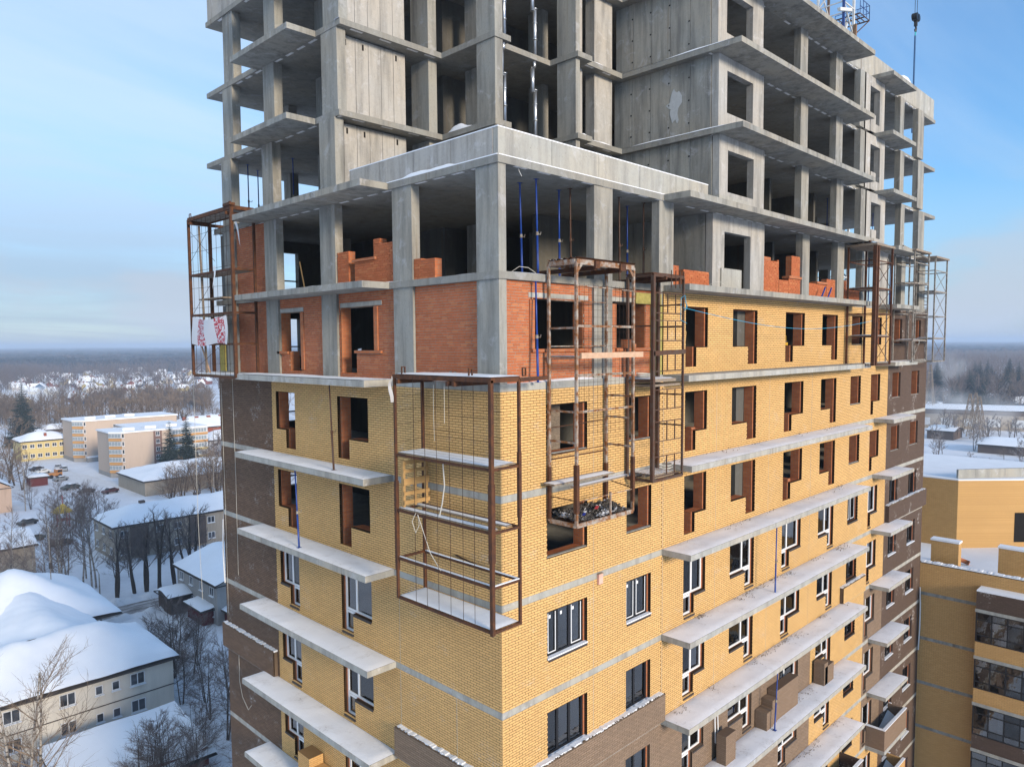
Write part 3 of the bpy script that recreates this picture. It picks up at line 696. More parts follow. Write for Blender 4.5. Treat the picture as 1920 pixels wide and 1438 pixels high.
# enclosed balconies low on the right
for k, colr in ((6, 'taupe_far'), (5, 'yellow_far')):
    mb = MB(); z = zt(k)+.002; mb.box(27.72, 31.28, -.98, -.86, z, z+1.15); mb.box(27.72, 27.84, -.859, -.01, z, z+1.15); mb.box(31.16, 31.28, -.859, -.01, z, z+1.15); mb.build('balcony_parapet', M[colr], tower)
    mb = MB(); mb.box(27.7, 31.3, -1.0, -.84, z+1.151, z+1.19); mb.box(27.7, 27.86, -.839, -.01, z+1.151, z+1.19); mb.build('parapet_snow', M['snow'], tower)
    mb = MB().grid(lambda a, b: (27.86+3.29*a, -.85+.83*b, z+.04+.95*max(0, a-.15)**1.6*(.4+.6*b)+.02*math.sin(9*a+5*b)), 16, 8); mb.build('snow_drift', M['snow'], tower, smooth=True)
for k in (5, 6):
    mb = MB(); z = zt(k)+.002; mb.box(20.5, 24.15, -1.14, -1.02, z, z+1.1); mb.box(24.03, 24.15, -1.019, -.01, z, z+1.1); mb.build('balcony_parapet', M['brown_far'], tower)
    mb = MB(); mb.box(20.5, 24.17, -1.16, -1.0, z+1.101, z+1.14); mb.build('parapet_snow', M['snow'], tower)
# brickwork: the nearest bricks singly, all the others as one mass
ARR = {c: np.array(v) for c, v in BR.items()}
for c in ARR:
    a = ARR[c]; mid = np.stack([np.where(a[:,0] == 0, (a[:,2]+a[:,3])/2, a[:,1]), np.where(a[:,0] == 0, a[:,1], (a[:,2]+a[:,3])/2), (a[:,4]+a[:,5])/2], 1)
    a = a[in_view(mid)]; ARR[c] = a
a = ARR['yellow']; mid = np.stack([np.where(a[:,0] == 0, (a[:,2]+a[:,3])/2, 0), np.where(a[:,0] == 0, 0, (a[:,2]+a[:,3])/2), (a[:,4]+a[:,5])/2], 1)
dist = np.linalg.norm(mid-_C, axis=1) + np.where(a[:,3]-a[:,2] < .2, 50, 0); near = np.argsort(dist)[:298]
corner_wall = MB().box(.02, .05, .07, .09, 37.02, 37.04).build('corner_brickwork', M['mortar_y'], tower)
bme = {}
for i in near:
    ax, pl, u0, u1, z0, z1 = a[i]; key = (int(ax), round(u1-u0, 3), round(z1-z0, 3))
    if key not in bme:
        v = brick_verts(np.array([[ax, 0, -(u1-u0)/2, (u1-u0)/2, -(z1-z0)/2, (z1-z0)/2]]))[0]
        me = bpy.data.meshes.new('brick'); me.from_pydata([tuple(p) for p in v], [], [tuple(int(x) for x in q) for q in QUADS5]); me.materials.append(M['yellow']); bme[key] = me
    um = (u0+u1)/2; zm = (z0+z1)/2
    link('brick', bme[key], corner_wall, (um, pl, zm) if ax == 0 else (pl, um, zm))
keep = np.ones(len(a), bool); keep[near] = False; ARR['yellow'] = a[keep]
link('brickwork', bulk_mesh('brickwork', [ARR['yellow'], ARR['red'], ARR['brown'], ARR['taupe']], [M['yellow'], M['red'], M['brown'], M['taupe']]), tower, kind='stuff')
# movement joints (pale vertical lines) in the facing brick
mj = MB()
for k in range(9, 13):
    for y in (4.62,): mj.box(-.004, .006, y-.006, y+.006, zt(k), zt(k)+2.8)
    for x in (3.96, 7.75, 11.3, 15.6, 19.8): mj.box(x-.006, x+.006, -.004, .006, zt(k), zt(k)+2.8)
mj.box(-.004, .006, 1.9, 1.912, zt(9), zt(9)+2.8); mj.build('movement_joint', M['concrete_pale'], tower)
# ------------------------------------------------------------------ hanging work platforms on the facades
def part(parent, name, mat, fn, **kw):
    mb = MB(); fn(mb); return mb.build(name, M[mat], parent, **kw)
def beamp(parent, name, mat, p, q, w, h=None): return part(parent, name, mat, lambda m: m.beam(p, q, w, h))
def snow_on(parent, x0, x1, y0, y1, z, seed, amt=.012, rise=.03, mat='snow'):
    return snow_sheet(x0, x1, y0, y1, z, parent, seed, amt, rise, mat, 'snow_cover', .12)
# A: the wide dark cage round the corner
A = thing('work_platform', 'wide dark rusty cage hung round the yellow corner, with snowy deck levels', 'work platform', (-.6, 1.15, 33.8), group='steel work platforms hung on the facade')
def rel(o): o_ = Vector(o.location); return lambda x, y, z: (x-o_.x, y-o_.y, z-o_.z)
class Rig:
    "builds parts in world coordinates under a thing placed at its base"
    def __init__(s, t): s.t = t; s.o = Vector(t.location)
    def w(s, p): return Vector(p)-s.o
    def beam(s, name, mat, p, q, w, h=None): return beamp(s.t, name, M_(mat), s.w(p), s.w(q), w, h)
    def box(s, name, mat, x0, x1, y0, y1, z0, z1, parent=None, **kw):
        o = s.o; mb = MB().box(x0-o.x, x1-o.x, y0-o.y, y1-o.y, z0-o.z, z1-o.z); return mb.build(name, M[mat], parent or s.t, **kw)
    def tube(s, name, mat, pts, r, n=6, parent=None, **kw):
        return MB().tube([s.w(p) for p in pts], r, n).build(name, M[mat], parent or s.t, smooth=n > 5, **kw)
    def snow(s, x0, x1, y0, y1, z, seed, amt=.012, rise=.03, mat='snow', parent=None):
        o = s.o; return snow_sheet(x0-o.x, x1-o.x, y0-o.y, y1-o.y, z-o.z, parent or s.t, seed, amt, rise, mat, 'snow_cover', .1)
    def many(s, name, mat, segs, w, kind=None, parent=None):
        mb = MB()
        for p, q in segs: mb.beam(s.w(p), s.w(q), w)
        return mb.build(name, M[mat], parent or s.t, kind=kind)
def M_(m): return m
r = Rig(A); X0, X1, Y0, Y1, ZB, ZT = -1.13, -.14, -.84, 3.12, 33.8, 40.18; st = 'rust_dark'
r.beam('post', st, (X0, Y0, ZB-.06), (X0, Y0, ZT), .10); r.beam('post', st, (X0, Y1, ZB-.03), (X0, Y1, ZT), .07); r.beam('post', st, (X1, Y0, ZB-.03), (X1, Y0, ZT), .07); r.beam('post', st, (X1, Y1, ZB-.03), (X1, Y1, ZT), .08)
r.box('post_sleeve', st, X0-.065, X0+.065, Y0-.065, Y0+.065, 35.6, 37.6); r.box('post_sleeve', st, X0-.05, X0+.05, Y1-.05, Y1+.05, 34.6, 37.2); r.box('post_sleeve', st, X1-.045, X1+.045, Y0-.045, Y0+.045, 36.6, 38.3)
for z in (ZB, 34.95, 36.35, 37.95):
    for p, q in (((X0,Y0+.05),(X0,Y1-.04)), ((X1,Y0+.04),(X1,Y1-.04)), ((X0+.05,Y0),(X1-.04,Y0)), ((X0+.04,Y1),(X1-.04,Y1))): r.beam('rail', st, (*p, z), (*q, z), .05, .07)
r.box('deck', st, X0+.03, X1-.03, Y0+.03, Y1-.03, ZB+.036, ZB+.05); r.snow(X0+.03, X1-.02, Y0+.04, Y1-.03, ZB+.05, 1, .012, .03)
for i, (a, b) in enumerate(((X0+.04, X0+.32), (X0+.34, X0+.62), (X0+.64, X1-.05))):
    o = r.box('plank', 'wood_old', a, b, Y0+.0+.04*i, Y1-.05, 37.99, 38.03); r.snow(a, b, Y0+.05*i+.02, Y1-.06, 38.03, 10+i, .008, .02, parent=o)
for i, (a, b) in enumerate(((X0+.03, X0+.24), (X0+.62, X0+.80))):
    o = r.box('plank', 'wood_old', a, b, Y0+.03+.06*i, Y1-.02, 36.39, 36.43); r.snow(a, b, Y0+.09*i+.04, Y1-.06, 36.43, 20+i, .008, .018, parent=o)
for (a, b, c, d) in ((X0+.03, X0+.08, Y0, Y1), (X1-.05, X1, Y0+.05, Y1-.1), (X0+.05, X1, Y0-.02, Y0+.03)): r.box('rail_snow', 'snow', a, b, c, d, 34.987, 35.01)
# top frame carried by cantilever beams over the slab
for p, q in (((X0,Y0-.05,ZT),(X0,Y1+.05,ZT)), ((X1,Y0,ZT),(X1,Y1,ZT))): r.beam('top_beam', st, p, q, .08, .12)
for y in (Y0, Y1): r.beam('top_beam', st, (X0+.05, y, ZT), (X1-.05, y, ZT), .08, .12)
r.beam('cantilever', st, (X1+.02, Y0, ZT-.02), (.95, Y0+.0, ZT-.0), .07, .10)
for y in (.5, .75, 2.9): r.beam('cantilever', st, (X0-.08, y, ZT-.13), (1.0, y, ZT-.13), .09, .12)
r.box('roof_sheet', st, X0+.04, X1+.1, Y0+.03, Y1-.03, ZT+.061, ZT+.075); r.snow(X0-.02, X1+.12, Y0, Y1, ZT+.075, 31, .012, .03)
for (x, y) in ((X0+.1, Y0+.85), (X1+.3, Y0+.1), (X0+.05, Y1-.35)):
    mb = MB(); mb.box(-.07,.07,-.02,.02,0,.03); mb.box(-.07,-.04,-.02,.02,.031,.20); mb.box(.04,.07,-.02,.02,.031,.20); mb.box(-.07,.07,-.02,.02,.201,.23); o = mb.build('lifting_eye', M[st], A); o.location = r.w((x, y, ZT+.06))
r.many('mesh_wire', 'wire', [((X0-.02, y, ZB), (X0-.02+random.uniform(-.03,.03), y+random.uniform(-.04,.04), ZT)) for y in (-.2, .25, .75, 1.25, 1.75, 2.25)], .010)
r.many('mesh_wire', 'wire', [((X1+.02, Y0+.6, z), (X1, Y1, z+random.uniform(-.06,.06))) for z in (38.45, 38.6, 39.1, 39.3)] + [((X0, Y1-.02, z), (X1, Y1-.02, z+.05)) for z in (38.3, 38.8, 39.2, 39.6)], .008)
r.tube('rope', 'rope', [(X0+.1,1.15,37.9),(X0+.12,1.12,37.3),(X0+.1,1.2,36.8),(X0+.1,1.32,36.45)], .018, 6)
r.tube('rope', 'rope', [(X0-.03,2.2,36.4),(X0-.05,2.35,36.15),(X0-.04,2.2,35.85),(X0-.03,2.05,36.1),(X0-.04,2.1,36.38),(X0-.02,1.6,35.4),(X0,1.1,34.9)], .009, 5)
r.tube('rope', 'rope', [(X0-.03,1.35,40.0),(X0-.03,1.36,39.2),(X0-.03,1.33,38.5)], .006, 4); r.tube('rope', 'rope', [(X0-.03,.9,40.0),(X0-.03,.91,39.0)], .006, 4)
# upright pallet leaning in the cage
P = thing('pallet', 'new wooden pallet standing upright at the back end of the corner cage', 'pallet', (-.6, 3.0, 36.45))
for i, (z, h) in enumerate(((1.22,.12), (.98,.10), (.62,.20), (.33,.11), (.07,.12))): MB().box(-.47, .45, -.14-.01*i, -.115-.01*i, z, z+h).build('slat', M['wood_new'], P)
for x in (-.42, -.02, .40): MB().box(x-.04, x+.04, -.112, -.02, .0, 1.33).build('stringer', M['wood_new'], P)
rag = thing('plastic_rag', 'torn pale plastic rag hanging from the outer rear post of the corner cage', 'rag', (X0-.06, Y1+.06, 39.1))
MB().grid(lambda a, b: (.05*math.sin(6*a+2*b)-.03, .07*(a-.5)*(1.3-b)+.05*math.sin(5*b), .35+.75*(1-b)*(1-.3*a)), 8, 12).build('rag_sheet', plain('grey_plastic', (.42, .42, .43), .5), rag)
# B: tall pale rusty cage
B = thing('work_platform', 'tall cage of flaking pale posts before the red brick, rubble on its floor', 'work platform', (3.1, -.6, 36.05), group='steel work platforms hung on the facade')
r = Rig(B); X0, X1, Y0, Y1, ZB, ZT = 1.84, 4.45, -1.1, -.1, 36.05, 43.28; st = 'rust_pale'
for (x, y) in ((X0,Y0), (X0,Y1), (X1,Y0), (X1,Y1)): r.beam('post', st, (x, y, ZB+(0 if y == Y0 else .0)), (x, y, ZT), .075)
r.box('post_sleeve', 'rust_dark', X0-.06, X0+.06, Y0-.06, Y0+.06, 36.4, 37.75); r.box('post_sleeve', 'rust_dark', X1-.05, X1+.05, Y0-.05, Y0+.05, 36.35, 37.7); r.box('post_sleeve', 'rust_dark', X1-.05, X1+.05, Y1-.05, Y1+.05, 36.2, 37.4); r.box('post_sleeve', 'rust_dark', X0-.045, X0+.045, Y1-.045, Y1+.045, 36.1, 37.6)
for z in (39.2, 40.2, 41.55): r.beam('rail', st, (X0+.04, Y0, z), (X1-.04, Y0, z), .04, .06)
for z in (38.35, 39.2, 41.5): r.beam('rail', st, (X0, Y0+.04, z), (X0, Y1-.04, z), .045, .055)
for z in (38.0, 38.85, 39.5): r.beam('rail', st, (X1, Y0+.04, z), (X1, Y1-.04, z), .045, .055)
for z in (36.6, 37.3): r.beam('rail', 'rust_dark', (X0+.04, Y1, z+.5), (X1-.04, Y1, z+.5), .03)
for z in (42.3, 41.0, 40.7): r.beam('rail', 'rust_pale', (X0+.04, Y1, z), (X1-.04, Y1, z+.0), .03)
r.beam('rail', st, (X0, Y0, 43.0-.35), (X1, Y0, 43.0-.4), .03)
r.many('mesh_wire', 'wire', [((X0+.05, Y0-.02, z), (X1-.05, Y0-.02, z)) for z in np.arange(38.4, 42.8, .2)] + [((x, Y0-.02, 38.5), (x, Y0-.02, 42.7)) for x in np.arange(1.95, 4.4, .2)], .006, 'stuff')
for p, q in (((X0,Y0,ZT),(X1,Y0,ZT)), ((X0,Y1,ZT),(X1,Y1,ZT)), ((X0,Y0+.04,ZT),(X0,Y1-.04,ZT)), ((X1,Y0+.04,ZT),(X1,Y1-.04,ZT))): r.beam('top_beam', st, p, q, .07, .14)
for (x, sg) in ((X0, 1), (X1, -1)): r.beam('gusset', st, (x, Y0, ZT-.28), (x+sg*.22, Y0, ZT-.04), .05, .08)
for (a, b) in ((2.55, 2.75), (3.7, 3.95)): r.box('channel_stub', 'rust_dark', a, b, Y0-.10, Y0-.04, ZT-.14, ZT+.06); r.beam('cantilever', 'rust_dark', (a+.1, Y0-.02, ZT-.12), (a+.1, 1.1, ZT-.12), .09, .12)
mb = MB().grid(lambda a, b: (X0-.04+(X1-X0+.1)*a-r.o.x, Y0-.05+(Y1-Y0+.1)*b-r.o.y, ZT+.10+.025*math.cos(b*math.pi*10)-r.o.z), 4, 40); mb.build('corrugated_roof', M['rust_dark'], B, smooth=True)
mb = MB().grid(lambda a, b: (X0+.02+(X1-X0)*a-r.o.x, Y0+.02+(Y1-Y0-.02)*b-r.o.y, ZT+.112+.012*math.cos(b*math.pi*10)-r.o.z), 4, 40); mb.build('snow_cover', M['snow'], B, smooth=True)
for p, q in (((X0,Y0,ZB),(X1,Y0,ZB)), ((X0,Y1,ZB),(X1,Y1,ZB)), ((X0,Y0+.04,ZB),(X0,Y1-.04,ZB)), ((X1,Y0+.04,ZB),(X1,Y1-.04,ZB))): r.beam('floor_beam', st, p, q, .06, .12)
r.box('deck', 'rust_dark', X0+.03, X1-.03, Y0+.03, Y1-.03, ZB-.02, ZB+.0)
r.beam('guard_rail', 'rust_dark', (X0, Y1, 36.75), (X0, Y0, 36.75), .025); r.beam('guard_rail', 'rust_dark', (X1, Y1, 36.9), (X1, Y0, 36.75), .025); r.beam('guard_post', st, (3.35, Y0-.01, ZB), (3.35, Y0-.01, 36.8), .05); r.beam('guard_rail', 'rust_pale', (X0, Y0, 36.72), (X1, Y0, 36.72), .025)
for z in (38.7, 37.9): r.beam('lacing', 'rust_dark', (X0, Y1, z), (X1, Y1, z+.05), .022)
rb = thing('rubble', 'frozen rubble and litter heaped on the floor of the pale rusty cage', 'rubble', (3.1, -.6, 36.05), kind='stuff')
m_rub = Mat('rubble', .9, .1); vr = m_rub.N.new("ShaderNodeTexVoronoi"); vr.inputs["Scale"].default_value = 26; m_rub.L.new(m_rub.pos, vr.inputs["Vector"])
m_rub.color(m_rub.mix(m_rub.ramp(m_rub.noise(3, 5, .6), (.56, 0), (.62, 1)), m_rub.ramp(vr.outputs["Distance"], (.05, (.40, .37, .33)), (.25, (.17, .15, .135)), (.5, (.06, .055, .05))), (.66, .67, .70))).bump(vr.outputs["Distance"], .8, .05); M['rubble'] = m_rub.m
rg = np.random.default_rng(5)
MB().grid(lambda a, b: (-1.22+2.44*a, -.46+.9*b, .06+.14*b+.05*math.sin(9*a+3*b)*math.sin(7*b)+rg.uniform(0, .06)), 40, 16).build('rubble_heap', M['rubble'], rb)
lump = MB()
for i in range(120):
    x, y, s = rg.uniform(-1.2, 1.2), rg.uniform(-.44, .42), rg.uniform(.02, .06); zc = .12+.14*(y+.46)/.9
    lump.beam((x-s, y, zc), (x+s*rg.uniform(.3,1), y+s*rg.uniform(-1,1), zc+s*rg.uniform(0,1.6)), s, s*.8)
lump.build('rubble_lump', M['rubble'], rb, kind='stuff')
for nm, lb, c, p, sz in (('litter_scrap','small red scrap on the rubble of the pale cage',(.5,.05,.06),(3.05,-.85,36.33),.09),('litter_scrap','small blue scrap on the rubble of the pale cage',(.02,.04,.3),(2.35,-.95,36.27),.07)):
    mt = plain('scrap_'+lb.split()[1], c); t = link(nm, MB().beam((-sz,-sz*.4,0),(sz,sz*.5,sz*.4),sz*.9,.02).mesh(nm, mt), None, p, None, lb, 'scrap')
for i, (a, b, c, d, z, rz, lb) in enumerate(((1.55, 4.3, -.55, -.12, 37.13, .0, 'broad snowy plank laid across the lower part of the pale cage'), (2.05, 4.62, -.88, -.66, 37.05, .03, 'narrow snowy plank in front of the broad plank across the pale cage'))):
    t = thing('plank', lb, 'plank', ((a+b)/2, (c+d)/2, z), rz); mb = MB().box(-(b-a)/2, (b-a)/2, -(d-c)/2, (d-c)/2, 0, .045); mb.build('board', M['wood_old'], t)
    snow_sheet(-(b-a)/2+.01, (b-a)/2-.01, -(d-c)/2+.01, (d-c)/2-.01, .045, t, 60+i, .012, .03, 'snow')
t = thing('plank', 'clean pale timber plank lying on edge across the middle of the pale cage', 'plank', (3.35, -1.12, 40.66)); MB().box(-1.35, 1.55, -.03, .03, 0, .16).build('board', M['wood_pink'], t)
t = thing('plank', 'short weathered plank end with snow sticking out left of the pale cage', 'plank', (2.0, -.5, 40.68)); MB().box(-.12, .12, -.6, .5, 0, .05).build('board', M['wood_old'], t); snow_sheet(-.12, .12, -.6, .5, .05, t, 77, .008, .02, 'snow')
# C: slim brown ladder-like cage
Cc = thing('work_platform', 'slim brown cage with a barred ladder-like side, beside the pale cage', 'work platform', (6.4, -.6, 36.78), group='steel work platforms hung on the facade')
r = Rig(Cc); X0, X1, Y0, Y1, ZB, ZT = 5.55, 7.25, -1.05, -.1, 36.78, 43.15; st = 'rust_brown'
for (x, y, w_) in ((X0,Y0,.11), (X0,Y1,.08), (X1,Y0,.06), (X1,Y1,.10)): r.beam('post', st, (x, y, ZB), (x, y, ZT), w_)
for z in (ZB, ZT):
    for p, q in (((X0,Y0),(X1,Y0)), ((X0,Y1),(X1,Y1)), ((X0,Y0+.05),(X0,Y1-.05)), ((X1,Y0+.03),(X1,Y1-.05))): r.beam('floor_beam' if z == ZB else 'top_beam', st, (*p, z), (*q, z), .06, .09)
for z0_ in (36.9, 38.0, 39.0, 40.2, 41.15, 42.0):
    for z in (z0_, z0_+.62): r.beam('rung', st, (X0+.06, Y0, z), (X1-.03, Y0, z), .03)
    for x in (6.35, 6.8): r.beam('bar', st, (x, Y0, z0_+.02), (x, Y0, z0_+.6), .03)
for z in (38.4, 39.4, 41.6, 42.3): r.beam('cross_rail', st, (X1, Y0+.03, z), (X1, Y1-.05, z), .035, .05)
for z in (41.6, 39.9): r.beam('cross_rail', st, (X0, Y0+.05, z), (X0, Y1-.04, z), .035, .05)
r.beam('board_rail', st, (X0-.02, Y0-.03, 40.75), (X1+.1, Y0-.03, 40.8), .05, .14)
o = r.box('deck', 'wood_old', X0+.05, X1-.3, Y0+.06, Y1-.05, 40.0-.14, 40.0-.05); r.snow(X0+.05, X1-.32, Y0+.07, Y1-.06, 39.95, 41, .012, .035, parent=o)
r.box('deck', 'wood_old', X0+.05, X1-.05, Y0+.05, Y1-.05, 39.72, 39.78)
r.box('roof_sheet', 'rust_dark', X0-.05, X1+.03, Y0-.02, Y1+.05, ZT+.05, ZT+.075); r.snow(X0-.02, X1, Y0, Y1, ZT+.075, 42, .01, .012)
for x in (6.5, 6.75, 7.0, 7.22): r.beam('hook_bar', st, (x, Y0-.03, ZT-.35), (x, Y0-.03, ZT+.2), .025)
for x in (6.1, 6.9): r.beam('cantilever', 'rust_dark', (x, Y0-.12, ZT-.07), (x, 1.0, ZT-.07), .07, .1)
P = thing('pallet', 'weathered snowy pallet lying on the floor of the slim brown cage', 'pallet', (6.35, -.58, 36.83))
for i in range(6): o = MB().box(-.62, .55, -.40+.135*i, -.30+.135*i, .11, .13).build('slat', M['wood_old'], P); snow_sheet(-.6, .53, -.395+.135*i, -.305+.135*i, .13, o, 90+i, .005, .012, 'snow')
for y in (-.36, 0, .34): MB().box(-.6, .53, y-.05, y+.05, 0, .108).build('stringer', M['wood_old'], P)
t = link('rope_coil', MB().tube([(.25*math.cos(a*.9)*(1+.1*math.sin(a)), .2*math.sin(a*.9), .02+.012*a) for a in range(0, 16)]+[(.1,.05,.3),(.12,.02,.45)], .018, 5).mesh('rope_coil', M['rope'], True), None, (6.75, -.75, 36.97), None, 'pale rope coil on the pallet in the slim brown cage', 'rope')
t = link('rope_coil', MB().tube([(.3*math.cos(a*.8), .16*math.sin(a*.8), .02+.006*a) for a in range(0, 20)], .02, 5).mesh('rope_coil', M['rope'], True), None, (6.0, -.4, 39.99), None, 'pale rope coil on the upper deck of the slim brown cage', 'rope')
# D: dark cage at the far left end
D = thing('work_platform', 'dark rusty cage at the far left end of the tower with a printed sheet', 'work platform', (-.55, 15.4, 39.86), group='steel work platforms hung on the facade')
r = Rig(D); X0, X1, Y0, Y1, ZB, ZT = -1.0, -.12, 13.45, 17.45, 39.86, 46.3; st = 'rust_dark'
for (x, y, w_) in ((X0,Y0,.12), (X0,Y1,.10), (X1,Y0,.09), (X1,Y1,.12)): r.beam('post', st, (x, y, ZB), (x, y, ZT), w_)
for z in (ZB, 41.15, 42.35, 44.0):
    for p, q in (((X0,Y0+.06),(X0,Y1-.05)), ((X0+.06,Y0),(X1-.04,Y0)), ((X0+.05,Y1),(X1-.05,Y1))): r.beam('rail', st, (*p, z), (*q, z), .05, .08)
o = r.box('deck', 'wood_old', X0+.05, X1-.05, Y0+.08, Y1-.06, ZB+.04, ZB+.07); r.snow(X0+.05, X1-.05, Y0+.1, Y1-.1, ZB+.07, 51, .05, .06, parent=o)
r.box('deck', 'wood_old', X0+.05, X1-.03, Y0+.05, Y1-.05, 43.95, 44.0); r.box('deck', 'wood_old', X0+.3, X1-.05, 15.2, Y1-.05, 43.0, 43.05); r.box('deck', 'wood_old', X0+.3, X1-.05, 14.8, Y1-.05, 42.3, 42.34)
for p, q in (((X0,Y0,ZT),(X0,Y1,ZT)), ((X1,Y0,ZT),(X1,Y1,ZT)), ((X0,Y0,ZT),(X1,Y0,ZT)), ((X0,Y1,ZT),(X1,Y1,ZT))): r.beam('top_beam', st, p, q, .09, .14)
r.box('roof_sheet', 'grey_steel', X0+.05, X1+.0, Y0+.05, Y1-.05, ZT-.03, ZT-.01); r.box('bracket', st, X0-.1, X0+.12, Y0-.1, Y0+.5, ZT+.071, ZT+.17)
for y in (Y0+.1, Y1-.2): r.tube('lifting_eye', st, [(X0, y-.1, ZT+.07), (X0, y-.08, ZT+.22), (X0, y+.08, ZT+.22), (X0, y+.1, ZT+.07)], .02, 5)
for y in (Y0+.3, Y1-.3): r.beam('cantilever', st, (X0-.1, y, ZT-.18), (1.2, y, ZT-.18), .09, .12)
rs = random.Random(3)
r.many('mesh_wire', 'wire', [((X0+.02, y, ZB), (X0+.02, y+rs.uniform(-.05,.05), ZT)) for y in np.arange(14.0, 17.3, .45)] + [((X0+.01, Y0, z), (X0+.01, Y1, z+rs.uniform(-.1,.1))) for z in np.arange(40.4, 46, .75)] + [((X0, 17.3, 44.6), (X0, 15.2, 45.9)), ((X0, 15, 44.4), (X0, 17.3, 45.8)), ((X0, 17.3, 42.4), (X0, 14.9, 43.9)), ((X0, 17.3, 40.1), (X0, 14.5, 41.2)), ((X0, 14.8, 40.9), (X0, 17.3, 42.2))], .011)
r.beam('pole', 'wood_old', (X0+.2, 16.6, ZB+.1), (X0+.2, 16.9, ZT-.3), .07); r.beam('pole', 'wood_pink', (X0+.25, 16.4, ZB+.1), (X0+.25, 17.3, 41.3), .05)
m_s = Mat('printed_sheet', .5, .4); pp = m_s.sep(m_s.pos); band = m_s.math('PINGPONG', m_s.math('ADD', pp[1], -15.37), .85)
bmask = m_s.ramp(band, (.48, 0), (.50, 1)); lt = m_s.noise(7, 3, .6, sc=(1, 1, 2.2)); 
m_s.color(m_s.mix(m_s.math('MULTIPLY', bmask, m_s.ramp(lt, (.50, 1), (.54, 0))), (.62, .62, .64), (.42, .03, .05))); M['sheet'] = m_s.m
t = thing('plastic_sheet', 'crumpled white plastic sheet with red printed bands hung on the far left cage', 'plastic sheet', (-1.08, 15.4, 41.2))
MB().grid(lambda a, b: (-.02+.05*math.sin(5*a+3*b)-.06*math.sin(2.2*b)*abs(math.sin(4*a)), -1.45+3.2*a+.12*(1-b)*math.sin(3*a), 1.12*b*(1-.12*math.sin(3.3*a))-.06+.06*math.sin(7*a)*(1-b)), 30, 12).build('sheet', M['sheet'], t, smooth=True)
t = link('plastic_rag', MB().grid(lambda a, b: (-.02+.03*math.sin(5*b), -.1+.2*a*(1-b)+.5*b*.5, -.9*b), 4, 8).mesh('plastic_rag', M['white']), None, (-1.06, 14.9, 44.2), None, 'torn white rag trailing from the upper deck of the far left cage', 'rag')
t = link('plastic_rag', MB().grid(lambda a, b: (.02*math.sin(5*b), -.12+.2*a*(1-b)-.5*b*.6, -1.0*b), 4, 8).mesh('plastic_rag', M['white']), None, (-.5, 14.2, 45.9), None, 'torn white rag under the roof of the far left cage', 'rag')
# E, F, G: cages on the right hand part
def tower_cage(label, X0, X1, Y0, Y1, ZB, ZT, st, decks, heavy=(), brace=True, wide=.07, roof='wood_old'):
    t = thing('work_platform', label, 'work platform', ((X0+X1)/2, (Y0+Y1)/2, ZB), group='steel work platforms hung on the facade'); r = Rig(t)
    for (x, y) in ((X0,Y0), (X0,Y1), (X1,Y0), (X1,Y1)): r.beam('post', st, (x, y, ZB), (x, y, ZT), .16 if (x, y) in heavy else wide)
    for z in decks:
        for p, q in (((X0,Y0),(X1,Y0)), ((X0,Y1),(X1,Y1)), ((X0,Y0),(X0,Y1)), ((X1,Y0),(X1,Y1))): r.beam('rail', st, (*p, z), (*q, z), .035, .05)
    for i, z in enumerate(decks[1:-1]): 
        if i % 2 == 0: o = r.box('deck', roof, X0+.05, X1-.05, Y0+.05, Y1-.05, z+.035, z+.065); r.snow(X0+.06, X1-.06, Y0+.06, Y1-.06, z+.065, int(X0*9)+i, .03, .02, parent=o)
    if brace:
        for a, b in zip(decks[:-1], decks[1:]): r.beam('brace', st, (X0, Y0, a), (X1, Y0, b), .02); r.beam('brace', st, (X1, Y0, a), (X0, Y0, b), .02)
    o = r.box('roof_deck', roof, X0-.1, X1+.1, Y0-.1, Y1+.1, ZT, ZT+.1); r.snow(X0-.08, X1+.08, Y0-.08, Y1+.08, ZT+.1, int(X0*7), .02, .02, parent=o)
    return t, r
t, r = tower_cage('dark red steel cage with crossed braces near the end of the yellow brick', 23.4, 25.7, -1.35, -.12, 39.95, 45.6, 'rust_dark', (39.95, 41.3, 42.4, 43.6, 44.9), heavy=((23.4,-1.35),), wide=.085)
r.beam('post', 'rust_dark', (23.75, -1.35, 39.95), (23.75, -1.35, 45.6), .12)
for i in range(7): r.beam('roof_load', 'rust_dark' if i % 2 else 'galv', (23.3+.05*i, -1.2+.12*i, 45.75+.05*(i % 3)), (25.6, -1.1+.1*i, 45.8+.04*(i % 2)), .07)
t, r = tower_cage('grey steel cage in front of the two brown-brick windows', 29.95, 32.4, -1.1, -.12, 40.0, 45.9, 'grey_steel', (40.0, 41.1, 42.6, 44.2, 45.3), brace=False)
r.beam('brace', 'grey_steel', (30.0, -1.1, 40.0), (31.2, -1.1, 41.1), .035); r.beam('ledger', 'grey_steel', (28.4, -1.1, 44.1), (32.4, -1.1, 44.3), .05); r.beam('ledger', 'grey_steel', (29.0, -.8, 46.1), (33.2, -.9, 45.7), .08); r.beam('post', 'grey_steel', (28.3, -.3, 40), (28.3, -.3, 45.4), .06)
t, r = tower_cage('outermost grey steel cage at the right end of the tower', 33.6, 35.9, -1.1, -.12, 39.9, 45.8, 'grey_steel', (39.9, 41.2, 42.5, 43.9, 45.1))
for i in range(9): r.beam('ladder_rung', 'rust_brown', (34.2, -.4, 42.6+.2*i), (34.9, -.4, 42.6+.2*i), .03)
